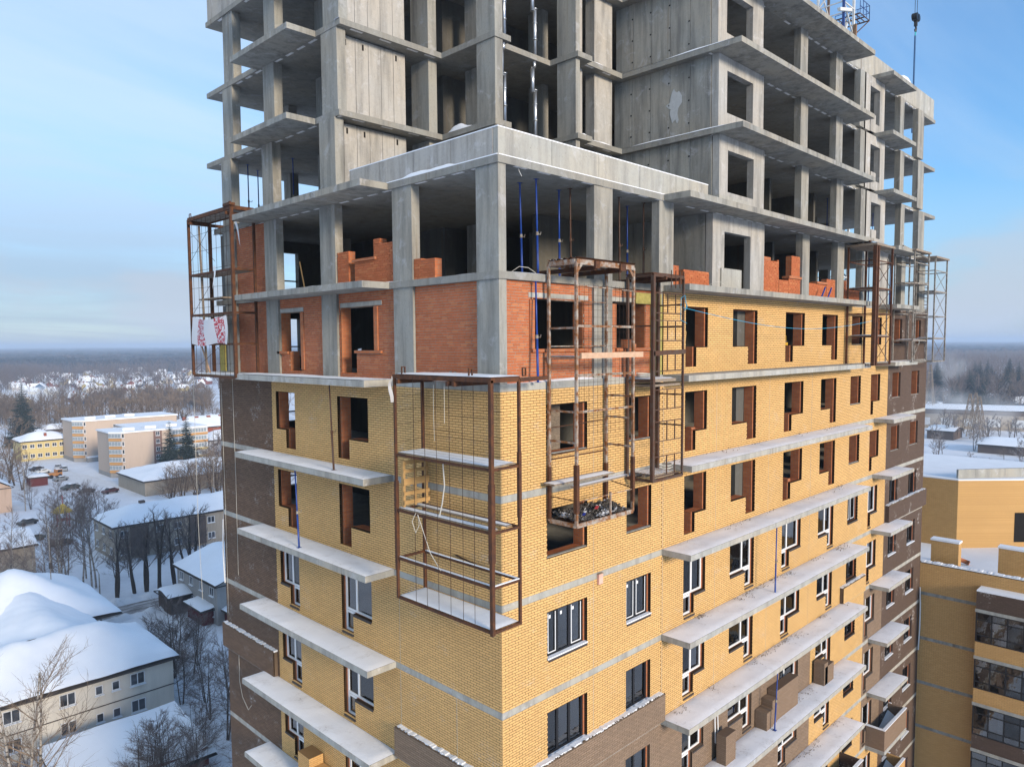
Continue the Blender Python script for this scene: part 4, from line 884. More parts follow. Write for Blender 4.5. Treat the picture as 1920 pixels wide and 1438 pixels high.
# cyan rope slung between the slim cage and the dark red cage
t = link('blue_rope', MB().tube([(7.2+16.4*a, -1.08-.2*a, 42.2-.95*math.sin(math.pi*min(1, a*.93))*.62) for a in np.linspace(0, 1, 30)], .010, 5).mesh('blue_rope', M['cyan'], True), None, None, None, 'thin blue rope slung across the yellow facade between two cages', 'rope')
t = link('blue_rope', MB().tube([(-.02,0,.2),(.06,-.03,.05),(-.1,-.02,-.1),(.08,0,0),(.0,.02,.4),(-.25,.01,.3),(-.28,0,-.4),(.1,0,-.5)], .012, 5).mesh('blue_rope', M['cyan'], True), None, (7.3, -1.1, 42.2), None, 'tangled end of blue rope tied to the slim brown cage', 'rope')
# ------------------------------------------------------------------ telescopic props
def prop(label, p, q, mat='blue', group='steel props holding the slabs'):
    p = Vector(p); q = Vector(q); t = thing('steel_prop', label, 'steel prop', p, group=group); d = q-p; m = d*.45
    MB().tube([(0,0,0.012), m], .034, 8).build('outer_tube', M[mat], t, smooth=True); MB().tube([m, d-Vector((0,0,.012))], .025, 8).build('inner_tube', M[mat], t, smooth=True)
    MB().box(-.07, .07, -.07, .07, 0, .011).build('base_plate', M[mat], t); MB().box(d.x-.06, d.x+.06, d.y-.06, d.y+.06, d.z-.011, d.z).build('head_plate', M[mat], t)
    c = MB(); c.tube([m-d.normalized()*.05, m+d.normalized()*.05], .042, 8); c.tube([m+Vector((.04,0,0)), m+Vector((.14,0,-.02)), m+Vector((.16,0,.06))], .012, 5); c.build('collar', M['grey_steel' if mat == 'blue' else mat], t)
    return t
prop('leftmost blue prop beside the corner column, a little tilted', (2.33, 1.4, 43), (2.25, 1.4, 45.8)); prop('second blue prop right of the corner column', (2.32, .75, 43), (2.22, .72, 45.8)); prop('third blue prop from the corner column, above the pale cage', (3.9, 1.3, 43), (3.88, 1.3, 45.8))
prop('rusty prop left of the middle column, above the pale cage', (4.0, .92, 43), (3.95, .91, 45.8), 'rust_brown'); prop('rusty prop just right of the middle column', (6.2, .7, 43), (6.13, .68, 45.8), 'rust_brown'); prop('blue prop right of the middle column', (7.65, 1.45, 43), (7.63, 1.45, 45.8)); prop('dark rusty prop left of the last column before the concrete wall', (7.6, .74, 43), (7.56, .72, 45.8), 'rust_brown')
prop('blue prop leaning on the red brick wall beside the pale cage', (1.22, -.25, 40.02), (1.36, -.05, 42.79)); prop('blue prop standing on the left balcony slab under the snowy slab', (-.88, 9.23, 34.03), (-.92, 9.3, 36.8)); prop('thin rusty prop on the snowy left balcony above the blue one', (-.85, 6.9, 37.03), (-.82, 7.1, 39.8), 'rust_brown')
prop('blue prop on the right balcony row below the white windows', (14.5, -.9, 31.02), (14.55, -.9, 33.8)); prop('blue prop on the lowest right balcony row by the brick stacks', (15.0, -.75, 25.04), (15.1, -.8, 27.8))
for i, (x, y, l) in enumerate(((.82, 17.3, 'leftmost blue prop in the left wing, in front of the end column'), (1.3, 16.7, 'second blue prop in the left wing, against the sky'), (2.1, 17.4, 'third blue prop in the left wing, against the sky'), (2.15, 14.4, 'dark blue prop in the left wing behind the second column'))): prop(l, (x, y, 46.0), (x, y, 48.8))
for x, y, z, l in ((27.2, 2.5, 46, 'blue prop between the right hand columns above the dark red cage'), (27.5, 2.3, 46, 'second blue prop between the right hand columns'), (34.0, 2.5, 46, 'blue prop against the sky at the right end, upper storey'), (36.2, 1.9, 46, 'blue prop beside the end column, upper storey'), (34.2, 1.5, 43, 'blue prop against the sky behind the outer cages'), (31.0, 1.6, 43, 'blue prop behind the grey cage on the open storey')): prop(l, (x, y, z), (x, y, z+2.8))
# galvanised ventilation pipes in the open storeys
def duct(label, x, y, k):
    z = zt(k); t = thing('vent_pipe', label, 'pipe', (x, y, z)); MB().tube([(0,0,.01),(0,0,1.75)], .075, 10).build('lower_pipe', M['galv'], t, smooth=True); MB().tube([(-.12,0.02,1.62),(-.12,.02,2.5)], .085, 10).build('upper_pipe', M['galv'], t, smooth=True); MB().tube([(-.1,.02,2.52),(-.02,.02,2.6),(-.02,.02,2.79)], .07, 10).build('elbow', M['galv'], t, smooth=True)
    for z_ in (.6, 1.2, 1.72): MB().tube([(0,0,z_-.02),(0,0,z_+.02)], .10, 10).build('flange', M['galv'], t, smooth=True)
duct('bright vent pipe beside the front pillar, lower one', 5.5, 5.3, 16); duct('bright vent pipe beside the front pillar, upper one', 5.5, 5.3, 17); duct('bright vent pipe in the dark bay, lower one', 7.6, 5.75, 16); duct('bright vent pipe in the dark bay, upper one', 7.6, 5.75, 17)
# ------------------------------------------------------------------ small things on the site
def loose_bricks(label, x, y, z, n, rz=0, mat='red_inner', layers=1):
    t = thing('brick_stack', label, 'bricks', (x, y, z), rz)
    for i in range(n):
        for j in range(layers): MB().box(-.125, .125, .135*i, .135*i+.12, .067*j, .067*j+.063).build('brick', M[mat], t)
loose_bricks('loose red bricks stacked on the sill behind the pale cage', 5.75, .0, 40.925, 2, 1.57, layers=4); loose_bricks('pair of loose red bricks at the end of the sill behind the pale cage', 6.1, .05, 40.925, 2, 0, layers=2)
loose_bricks('four red bricks lying in the third window of the storey with open windows', 17.9, .15, 34.94, 3, 0, layers=2); loose_bricks('loose red bricks on the sill of the window beside the brown cage', 10.0, .2, 37.94, 2, 0)
loose_bricks('small red bricks on the left wall foot by the corner', .15, 2.0, 40.02, 1, 0, layers=1)
t = thing('shovel', 'shovel with a pale wooden handle leaning in the doorway of the top yellow storey', 'shovel', (9.35, .25, 40.24)); MB().tube([(.0,.0,.2),(.38,.12,1.25)], .02, 6).build('handle', M['wood_new'], t, smooth=True); MB().grid(lambda a, b: (-.12+.24*a-.05*b, -.03+.03*math.sin(math.pi*a), .28*b), 6, 4).build('blade', M['rust_brown'], t)
t = thing('hose', 'white hose loop hanging from the wall under the right balcony row', 'hose', (11.35, -.06, 25.6)); MB().tube([(0,0,2.1),(-.05,-.02,1.0),(0,-.03,.1),(.15,-.03,.0),(.2,-.02,.5),(.12,0,2.1)], .03, 6).build('tube', M['white'], t, smooth=True)
t = link('hose', MB().tube([(0,0,0),(.05,-.03,-1.2),(.1,-.02,-2.6),(0,0,-4)], .04, 6).mesh('hose', M['white'], True), None, (36.3, -.08, 25.8), None, 'white pipe running down the brown edge of the tower', 'pipe')
t = link('hose', MB().tube([(-.05,0,0),(-.1,0,-1.5),(-.06,0,-2.8)], .035, 6).mesh('hose', M['white'], True), None, (-.02, 17.2, 33.6), None, 'white cable hanging down the left brown brick edge', 'cable')
t = link('cable', MB().tube([(0,0,0),(-.03,-.05,-1.6),(-.04,-.3,-2.2),(-.03,-.8,-2.6),(-.02,-1.1,-2.3)], .01, 4).mesh('cable', M['rope']), None, (-.02, 16.2, 28.3), None, 'thin cable looping over the lowest brown brick wall', 'cable')
for (y, a, b, l) in ((15.9, 39.7, 31.4, 'long pale cord hanging down the brown brick on the left'), (17.0, 39.5, 29.5, 'pale cord hanging at the outer edge of the brown brick')): link('cord', MB().tube([(-.05, y, a), (-.06, y-.05, (a+b)/2), (-.05, y+.03, b)], .008, 4).mesh('cord', M['rope']), None, None, None, l, 'cord')
link('cord', MB().tube([(-.2, 19.5, 46), (-.2, 19.55, 33), (-.15, 19.5, 29.5)], .01, 4).mesh('cord', M['rope']), None, None, None, 'long cord hanging free left of the tower', 'cord')
t = thing('foam_block', 'small pink block stuck on the grey slab band above the dark window', 'block', (4.23, -.03, 33.75)); MB().box(-.1, .1, -.06, .02, -.12, .2).build('block', plain('pink_foam', (.75, .42, .33)), t); MB().box(-.11, .11, -.07, .02, .201, .225).build('cap', M['wood_old'], t)
t = thing('trestle', 'blue steel trestle lying by the red masonry on the open storey', 'trestle', (20.6, -.25, 43.0)); 
for s in (-.35, .35): MB().beam((s-.3, 0, .02), (s+.15, 0, .55), .05).build('leg', M['blue'], t)
MB().beam((-.75, 0, .05), (.3, 0, .05), .06).build('bar', M['blue'], t)
m_y = plain('yellow_paint', (.5, .28, .02)); t = thing('tool_box', 'yellow tool standing in the third window of the top yellow storey', 'tool', (17.45, .3, 40.94))
MB().box(-.2, .2, -.1, .1, .0, .12).build('body', m_y, t); MB().tube([(-.18,0,.13),(-.18,0,.32),(.18,0,.40),(.18,0,.13)], .03, 5).build('handle', m_y, t); MB().box(-.1, .1, -.11, .11, .121, .2).build('motor', M['rust_brown'], t)
t = thing('bag', 'small blue bag on the sill of the last yellow window', 'bag', (27.8, .1, 40.94)); MB().grid(lambda a, b: (.25*math.cos(6.283*a)*math.sin(math.pi*(.1+.88*b)), .14*math.sin(6.283*a)*math.sin(math.pi*(.1+.88*b)), .28*b), 10, 6).build('sack', plain('blue_sack', (.12, .2, .45)), t, smooth=True)
t = link('sack_heap', MB().grid(lambda a, b: (-.55+1.1*a, .1+.7*b, .62*math.sin(math.pi*a)**.7*math.sin(math.pi*min(1, b*.8+.15))+.09*math.sin(14*a+5*b)*math.sin(11*b)), 18, 12).mesh('sack_heap', M['wood_pink'], True), None, (6.2, .3, 34.3), None, 'heap of pale sacks inside the second corner window', 'sacks')
t = thing('board', 'tall light board leaning inside the first corner window', 'board', (3.0, .75, 37.0)); MB().beam((0, 0, .2), (.35, .3, 2.4), .35, .03).build('sheet', M['wood_old'], t)
t = thing('crate', 'dim crate inside the second left window', 'crate', (.9, 6.7, 37.0)); MB().box(-.3, .3, -.35, .35, 0, .8).build('body', M['wood_old'], t); MB().box(-.33, .33, -.38, .38, .801, .86).build('lid', M['white'], t)
t = thing('board', 'thin pale board standing in the left red brick doorway', 'board', (.35, 7.1, 40.1)); MB().beam((0,-.15,.02), (.02,.0,.85), .2, .02).build('sheet', M['white'], t)
link('stick', MB().beam((0,0,0), (0,.35,1.1), .03).mesh('stick', M['wood_new']), None, (.4, 10.6, 43.05), None, 'thin wooden stick leaning in the open bay of the left side', 'stick')
link('rebar', MB().beam((-.02, 1.85, 35.05), (-.02, .55, 34.9), .03).mesh('rebar', M['wire']), None, None, None, 'dark steel bar lying against the yellow wall inside the corner cage', 'bar')
for (x, y, l) in ((.8, -.02, 'curved wire sticking out of the slab beside the corner column'), (9.5, -1.0, 'curved wire sticking from the snowy slab edge right of the cages')): link('wire_loop', MB().tube([(0,.4,.0),(.15,.2,.16),(.4,.1,.14),(.6,.0,.0)], .007, 4).mesh('wire_loop', M['rope']), None, (x, y, 43.02), None, l, 'wire')
link('hanging_wire', MB().tube([(0,0,0),(.04,-.02,-.1),(.12,-.02,-.2)], .007, 4).mesh('hanging_wire', M['white']), None, (.9, .15, 45.8), None, 'short white wire hanging from the soffit at the corner', 'wire')
# ------------------------------------------------------------------ tower crane and its hook
cr = thing('tower_crane', 'lattice mast of a tower crane in blue, white and rust behind the roof edge', 'crane', (44.5, 9.2, 0))
blu = plain('crane_blue', (.03, .06, .2), .5); wht = plain('crane_white', (.62, .62, .6), .5); rst = plain('crane_rust', (.2, .12, .07), .7)
mw = .95
for i, (sx, sy) in enumerate(((-1,-1),(1,-1),(1,1),(-1,1))): MB().beam((sx*mw, sy*mw, 0), (sx*mw, sy*mw, 80), .16).build('mast_chord', (blu, wht, rst, wht)[i], cr)
lc = MB()
for zz_ in range(0, 80, 2):
    for a, b in (((-1,-1),(1,-1)), ((1,-1),(1,1)), ((1,1),(-1,1)), ((-1,1),(-1,-1))):
        s = 1 if (zz_//2) % 2 else -1; p, q = (a, b) if s > 0 else (b, a); lc.beam((p[0]*mw, p[1]*mw, zz_), (q[0]*mw, q[1]*mw, zz_+2), .09); lc.beam((a[0]*mw, a[1]*mw, zz_), (b[0]*mw, b[1]*mw, zz_), .07)
lc.build('mast_lacing', wht, cr, kind='stuff')
for z, x0, x1 in ((61.6, 1.0, 2.1), (65.6, 1.0, 2.9)):
    pl = MB()
    for t_ in np.linspace(-1.4, 1.2, 9): pl.beam((x0, t_, z), (x1, t_, z), .05)
    for t_ in (x0, (x0+x1)/2, x1): pl.beam((t_, -1.4, z), (t_, 1.2, z), .08)
    pl.beam((x1, -1.4, z), (x0, -1.0, z-1.5), .06); pl.build('platform', M['rust_brown'], cr); rl = MB()
    for zh in (.55, 1.1): rl.beam((x0, -1.4, z+zh), (x1, -1.4, z+zh), .035); rl.beam((x1, -1.4, z+zh), (x1, 1.2, z+zh), .035)
    for t_ in np.linspace(x0, x1, 4): rl.beam((t_, -1.4, z), (t_, -1.4, z+1.1), .035)
    for t_ in np.linspace(-1.4, 1.2, 4): rl.beam((x1, t_, z), (x1, t_, z+1.1), .035)
    rl.build('railing', blu, cr)
for i, (p, q) in enumerate((((-2.4,-1.2,60.6),(-.6,-1.0,64.5)), ((.2,-1.3,60),(.9,-1.1,64.8)), ((-1.4,-1.2,63),(1.2,-1.2,63.6)), ((-2.2,-1.1,65.0),(0,-1.1,65.6)))): MB().beam(p, q, .22).build('collar_beam', (wht, rst, blu, wht)[i], cr)
for (y, z0) in ((-1.55, 59.6),): MB().beam((-1, y, z0), (2.4, y, 58.2), .3, .2).build('tie_frame', wht, cr)
MB().beam((-mw, 0, 79.5), (-38, -24, 80), .9).build('jib', wht, cr); MB().beam((mw, 0, 79.5), (12, 8, 80), .9).build('counter_jib', wht, cr)
hk = thing('crane_hook', 'black crane hook block on two thin cables with a long blue sling below it', 'crane hook', (43, 3.17, 55.4))
HZ = 7.6
MB().tube([(-.22, 0, HZ+.3), (-.30, 0, 23.5)], .018, 5).build('cable', M['black'], hk); MB().tube([(.22, 0, HZ+.3), (.30, 0, 23.5)], .018, 5).build('cable', M['black'], hk)
mb = MB(); mb.prism([(-.30,-.14),(.30,-.14),(.30,.14),(-.30,.14)], HZ-.12, HZ+.3); mb.tube([(-.17,-.17,HZ+.12),(-.17,.17,HZ+.12)], .24, 12); mb.tube([(.17,-.17,HZ+.12),(.17,.17,HZ+.12)], .24, 12); mb.build('block', M['black'], hk)
mb = MB(); mb.tube([(0,0,HZ-.1),(0,0,HZ-.45)], .12, 8); mb.tube([(0,0,HZ-.4),(.1,0,HZ-.62),(.05,0,HZ-.82),(-.08,0,HZ-.8),(-.1,0,HZ-.66)], .06, 6); mb.build('hook', M['black'], hk)
MB().tube([(0,0,HZ-.75),(-.04,0,HZ-1.15)], .045, 6).build('shackle', plain('teal_paint', (.05, .4, .42)), hk); MB().tube([(-.04,0,HZ-1.1),(-.10,0,0.0)], .06, 6).build('sling', plain('blue_sling', (.05, .12, .24)), hk)
# ------------------------------------------------------------------ the lower neighbour on the right
nb = thing('neighbour_block', 'lower yellow brick block with dark glazed loggias and snowy flat roof beside the tower', 'building')
NX = 36.52
def nbox(name, mat, *a, parent=None, **kw): return MB().box(*a).build(name, M[mat], parent or nb, **kw)
for i, zb in enumerate(25.5-2.85*np.arange(9)):
    z1 = zb+2.65 if i else 27.3; nbox('brick_wall', 'yellow_far', NX, NX+.4, -14, .6, zb, z1); nbox('slab_band', 'concrete', NX+.004, NX+.4, -14, .6, zb-.198, zb-.002)
nbox('roof', 'snow', NX+.41, 60, -16, 16, 26.2, 26.5)
sn = MB(); rg = np.random.default_rng(8)
for i in range(90):
    y = -14+.155*i; sn.box(NX-.02, NX+.42, y, y+.155, 27.352, 27.38+rg.uniform(0, .07))
sn.build('parapet_snow', M['snow'], nb)
MB().grid(lambda a, b: (NX+.42+12*a, -14+14*b, 26.5+.35*math.sin(math.pi*b)*abs(math.sin(5*b+2*a))*(1-a*.5)+.6*math.exp(-((a-.05)/.06)**2-((b-.68)/.06)**2)), 20, 40).build('roof_snow', M['snow'], nb, smooth=True)
for y0, y1, x0 in ((-1.83, -.3, 37.5), (-7.6, -3.78, 38.2)):
    c = nbox('chimney', 'yellow_far', x0, x0+.62, y0, y1, 26.5, 28.6); nbox('cap_snow', 'snow', x0-.03, x0+.65, y0-.04, y1+.04, 28.602, 28.72, parent=c)
for y, s in ((-2.55, 0), (-3.35, 1)): link('roof_pipe', MB().tube([(0, 0, 0), (0, .5, .12)], .14, 10).mesh('roof_pipe', M['red_inner'], True), None, (40.5, y+1.6, 26.75), None, ('left' if not s else 'right')+' one of two red pipe ends poking from the roof snow of the neighbour block', 'pipe')
# loggias
LX = 35.45
for i, zb in enumerate(25.6-2.8*np.arange(6)):
    top = i == 0; y0, y1 = -12.5, -3.32
    nbox('slab_band', 'concrete_pale', LX-.05, NX-.003, y0, y1+.03, zb-.3, zb-.12)
    if not top:
        pm = 'yellow_far' if i in (1, 2) else 'brown_far'
        nbox('loggia_parapet', pm, LX, LX+.12, y0, y1, zb-.118, zb+.72); nbox('loggia_parapet', pm, LX+.121, NX-.003, y1-.12, y1, zb-.118, zb+.72)
    else:
        nbox('loggia_parapet', 'brown_far', LX, LX+.12, y0, y1, zb-.118, zb+.92); nbox('loggia_parapet', 'brown_far', LX+.121, NX-.003, y1-.12, y1, zb-.118, zb+.92); nbox('parapet_snow', 'snow', LX-.02, NX, y0, y1, zb+.921, zb+.99)
        continue
    f = MB(); z0, z1 = zb+.722, zb+2.5-.002
    for y in np.arange(y1-.03, y0, -.78): f.box(LX+.02, LX+.08, y-.035, y+.035, z0, z1)
    for z in (z0+.03, z0+.42, z1-.45, z1-.04): f.box(LX+.015, LX+.085, y0, y1, z-.03, z+.03)
    for x in (LX+.6,): f.box(x-.03, x+.03, y1-.07, y1-.01, z0, z1)
    for z in (z0+.03, z1-.04): f.box(LX+.086, NX, y1-.08, y1-.02, z-.03, z+.03)
    o = f.build('loggia_frame', M['black'], nb)
    
    ys = np.arange(y1-.03, y0, -.78)
    for ya, yb in zip(ys[1:], ys[:-1]):
        for za, zb_ in ((z0+.062, z0+.388), (z0+.452, z1-.482), (z1-.418, z1-.072)): MB().box(LX+.04, LX+.05, ya+.037, yb-.037, za, zb_).build('pane', M['glass'], o)
    g = MB(); g.box(LX+.1, NX-.01, y1-.05, y1-.04, z0, z1); g.build('pane', M['glass'], o)
    cl = MB(); rg = np.random.default_rng(i)
    for j in range(7): y = y1-.5-j*1.25; cl.beam((LX+.45, y, z0-.5), (LX+.45, y-rg.uniform(.2,.7), z1-.3), .14, .05)
    cl.box(LX+1.05, LX+1.1, y1-2.6, y1-1.1, z0-.4, z1-.4); cl.build('window_frame', M['white'], nb)
hut = thing('lift_house', 'yellow brick lift house with a chamfered lit corner on the neighbour roof', 'building', group=None)
e = Vector((.7071, -.7071, 0)); C0 = Vector((44.9, .1, 0)); C1 = C0+e*8.5
poly = [(44.9, 5.5), (44.9, .1), (C1.x, C1.y), (C1.x+6, C1.y), (C1.x+6, 5.5)]
MB().prism(poly[::-1], 26.5, 31.3).build('brick_wall', M['yellow_far'], hut)
MB().prism([(p[0], p[1]) for p in poly[::-1]], 31.302, 31.38).build('roof_snow', M['snow'], hut)
MB().beam((45.4, .3, 31.7), (52.5, -5.6, 31.7), .2, .62).build('inner_parapet', M['concrete_pale'], hut)
q0 = C0+e*4.05; q1 = C0+e*5.0; nv_ = Vector((-.7071, -.7071, 0))*.02
dm = MB(); dm.face(*[tuple(v) for v in (q0+nv_+Vector((0,0,26.9)), q1+nv_+Vector((0,0,26.9)), q1+nv_+Vector((0,0,29.0)), q0+nv_+Vector((0,0,29.0)))]); dm.build('door_opening', M['dark'], hut)
MB().tube([(44.9, 2.4, 29.9), (44.75, 2.4, 29.9)], .07, 8).build('outlet', M['concrete_pale'], hut)
# ------------------------------------------------------------------ ground and surroundings
gm = Mat('ground_snow', .85, .15); big = gm.noise(.012, 5, .6); mid = gm.noise(.09, 6, .62); fin = gm.noise(.9, 5, .65)
c = gm.mix(gm.ramp(mid, (.35, 0), (.7, 1)), (.78, .80, .85), (.68, .69, .73)); c = gm.mix(gm.math('MULTIPLY', gm.ramp(fin, (.55, 0), (.68, 1)), .25), c, (.42, .39, .37))
c = gm.mix(gm.math('MULTIPLY', gm.ramp(big, (.5, 0), (.62, 1)), .35), c, (.38, .35, .33)); gm.color(c).bump(gm.math('ADD', mid, gm.math('MULTIPLY', fin, .1)), .5, 1.0); M['ground'] = gm.m
def ground_h(x, y): return .0
MB().prism([(15000*math.cos(t), 15000*math.sin(t)) for t in np.linspace(0, 2*math.pi, 64, endpoint=False)], -1, 0).build('ground', M['ground'], kind='structure')
M['road'] = Mat('packed_road', .8, .2); _m = M['road']; _m.color(_m.mix(_m.ramp(_m.noise(1.2, 6, .65, sc=(.25, 1, 1)), (.4, 0), (.62, 1)), (.17, .15, .14), (.52, .50, .50))); M['road'] = _m.m
def ribbon(name, pts, wd, z, mat):
    mb = MB(); P = [Vector((*p, 0)) for p in pts]; e = []
    for i, p in enumerate(P):
        d = (P[min(i+1, len(P)-1)]-P[max(i-1, 0)]).normalized(); n = Vector((-d.y, d.x, 0))*wd/2; e.append((p+n, p-n))
    for (a, b), (c_, d_) in zip(e[:-1], e[1:]): mb.face((a.x,a.y,z), (b.x,b.y,z), (d_.x,d_.y,z), (c_.x,c_.y,z))
    return mb.build(name, M[mat], kind='structure')
ribbon('road', [(-30, 112), (10, 111), (24, 109.6), (34, 108.6), (60, 106), (110, 101), (200, 90)], 6, .012, 'road')
M['bank'] = snow('road_bank_snow', (.74, .74, .76), .5, .5)
def bank(x0, x1, y, w_, h, seed):
    rg = np.random.default_rng(seed); ph = rg.uniform(0, 6, 4)
    return MB().grid(lambda a, b: (x0+(x1-x0)*a, y+(-.02*(x1-x0)*a)+w_*(b-.5), -.02+h*math.sin(math.pi*b)*(.7+.3*math.sin(30*a+ph[0])+.2*math.sin(71*a+ph[1]))), 60, 8).build('snow_bank', M['bank'], kind='structure', smooth=True)
bank(8, 36, 113.4, 3, .9, 1); bank(14, 34, 105.6, 2.5, .7, 2)
ribbon('yard_road', [(50, 268), (53, 250), (54, 235), (60, 222), (66, 205)], 9, .008, 'bank'); ribbon('yard_road', [(20, 116), (26, 108), (27, 98), (22, 88), (24, 76)], 5, .008, 'bank')
for i, (y, w_) in enumerate(((820, 14), (905, 10), (1040, 20))): ribbon('far_road', [(100, y-60), (240, y-20), (420, y+40)], w_, .01+.01*i, 'snow_roof')
# ---- houses
def wallmat(name, c, stain=.35):
    m = Mat(name, .9, .15); n = m.noise(.5, 5, .65); s_ = m.noise(.9, 5, .6, sc=(1.6, 1.6, .25)); col = m.mix(m.math('MULTIPLY', m.ramp(s_, (.48, 0), (.7, 1)), stain), c, tuple(x*.55 for x in c)); col = m.mix(m.math('MULTIPLY', m.ramp(n, (.35, 1), (.6, 0)), stain*.6), col, tuple(x*.75 for x in c)); m.color(col); return m.m
W_ = {'cream': wallmat('cream_render', (.74, .68, .59), .22), 'grey': wallmat('grey_render', (.36, .34, .32)), 'beige': wallmat('beige_render', (.54, .43, .345), .12), 'tan': wallmat('tan_render', (.40, .34, .27)), 'yellow': wallmat('yellow_render', (.60, .48, .22), .15), 'white': wallmat('white_render', (.55, .55, .57)), 'redb': wallmat('red_brick_wall', (.27, .085, .05)), 'wood': wallmat('dark_wood_wall', (.12, .09, .075)), 'redw': wallmat('red_painted_wall', (.13, .035, .032)), 'brownp': wallmat('brown_strip', (.24, .15, .12), .1), 'orange': wallmat('orange_band', (.55, .30, .12), .1), 'blue': wallmat('blue_wall', (.10, .16, .26)), 'pink': wallmat('pale_plaster', (.5, .36, .27))}
M['eave'] = plain('eave_board', (.06, .05, .045), .8); M['loggia_glass'] = plain('pale_loggia_glass', (.27, .31, .34), .2, .5); M['loggia_white'] = plain('loggia_panels', (.60, .62, .64), .5)
def soft_roof(parent, x0, x1, y0, y1, ze, pitch, hip=True, axis='x', over=.5, thick=.35, res=.8, seed=1, name='snow_cover', roofname='roof', amp=.10):
    "hip or gable roof under rounded snow"
    X0, X1, Y0, Y1 = x0-over, x1+over, y0-over, y1+over; rg = np.random.default_rng(seed); ph = rg.uniform(0, 6.28, 6); tp = math.tan(R(pitch))
    def height(x, y, soft=.0):
        dy = min(y-Y0, Y1-y); dx = min(x-X0, X1-x)
        if axis == 'x': d = min(dy, dx*1.0) if hip else dy
        else: d = min(dx, dy*1.0) if hip else dx
        return d*tp
    nx, ny = max(6, int((X1-X0)/res)), max(6, int((Y1-Y0)/res))
    rm = MB(); rm.grid(lambda a, b: (X0+(X1-X0)*a, Y0+(Y1-Y0)*b, ze+height(X0+(X1-X0)*a, Y0+(Y1-Y0)*b)), nx, ny)
    for (p, q) in (((X0,Y0),(X1,Y0)), ((X1,Y0),(X1,Y1)), ((X1,Y1),(X0,Y1)), ((X0,Y1),(X0,Y0))): rm.beam((*p, ze-.06), (*q, ze-.06), .08, .16)
    ro = rm.build(roofname, M['eave'], parent)
    def fn(a, b):
        x = X0+(X1-X0)*a; y = Y0+(Y1-Y0)*b; e = min(a*(X1-X0), (1-a)*(X1-X0), b*(Y1-Y0), (1-b)*(Y1-Y0)); h = 0
        for (ox, oy) in ((0,0), (1.1,0), (-1.1,0), (0,1.1), (0,-1.1), (.8,.8), (-.8,.8), (.8,-.8), (-.8,-.8)): h += height(min(max(x+ox, X0), X1), min(max(y+oy, Y0), Y1))
        h /= 9
        n = amp*(math.sin(.6*x+.4*y+ph[0])+.6*math.sin(1.3*x-.9*y+ph[1])+.3*math.sin(2.9*x+2.3*y+ph[2]))
        return (x, y, ze+.02+max(h, height(x, y)-.02 if e < 1 else 0)+(thick+n)*min(1, .25+e/.7))
    sn = MB().grid(fn, nx, ny)
    sn.build(name, M['snow_roof'], ro, smooth=True); return ro
def house_window(parent, x, y, z, w_, h, face, mat='white', panes=2):
    "face: 'S' looks to -Y, 'W' looks to -X"
    F = Fac('R', y) if face == 'S' else Fac('L', x); u = x if face == 'S' else y
    fr = MB(); t = .09
    F.box(fr, u-w_/2, u+w_/2, -.05, .03, z+h-t, z+h); F.box(fr, u-w_/2, u+w_/2, -.05, .03, z, z+t); F.box(fr, u-w_/2, u-w_/2+t, -.05, .03, z+t, z+h-t); F.box(fr, u+w_/2-t, u+w_/2, -.05, .03, z+t, z+h-t)
    for i in range(1, panes): c = u-w_/2+w_*i/panes; F.box(fr, c-t/2, c+t/2, -.05, .03, z+t, z+h-t)
    o = fr.build('window', M[mat], parent); g = MB(); F.box(g, u-w_/2+t, u+w_/2-t, -.012, .02, z+t, z+h-t); g.build('pane', M['house_glass'], o)
    s_ = MB(); F.box(s_, u-w_/2-.08, u+w_/2+.08, -.22, .0, z-.10, z-.01); s_.build('sill', M['snow'], o); return o
hg = Mat('house_glass', .12, .6); hg.color(hg.ramp(hg.noise(.5, 2), (.4, (.025, .028, .033)), (.65, (.09, .10, .12)))); M['house_glass'] = hg.m
def house(name, label, x0, x1, y0, y1, h, wall, pitch=24, hip=True, axis='x', rows=2, cols=0, colsW=0, seed=1, group=None, cat='house', over=.5, res=.8, wz=(1.1, 1.35), base=None, thick=.35):
    t = thing(name, label, cat, ((x0+x1)/2, (y0+y1)/2, 0), group=group); cx, cy = (x0+x1)/2, (y0+y1)/2; a, b, c, d = x0-cx, x1-cx, y0-cy, y1-cy
    wm_ = MB().box(a, b, c, d, 0, h)
    if not hip:
        tp = math.tan(R(pitch))
        if axis == 'x': rz_ = (d-c)/2*tp; [wm_.face((e, c, h), (e, d, h), (e, 0, h+rz_)) for e in (a, b)]
        else: rz_ = (b-a)/2*tp; [wm_.face((a, e, h), (b, e, h), (0, e, h+rz_)) for e in (c, d)]
    wm_.build('wall', W_[wall], t)
    if base: MB().box(a-.06, b+.06, c-.06, d+.06, 0, .7).build('plinth', W_[base], t)
    soft_roof(t, a, b, c, d, h, pitch, hip, axis, over=over, seed=seed, res=res, thick=thick)
    fh = h/rows
    for r_ in range(rows):
        for i in range(cols): house_window(t, a+(b-a)*(i+.5)/cols, c, r_*fh+wz[0], 1.5 if cols else 1, wz[1], 'S')
        for i in range(colsW): house_window(t, a, c+(d-c)*(i+.5)/colsW, r_*fh+wz[0], 1.3, wz[1], 'W')
    return t
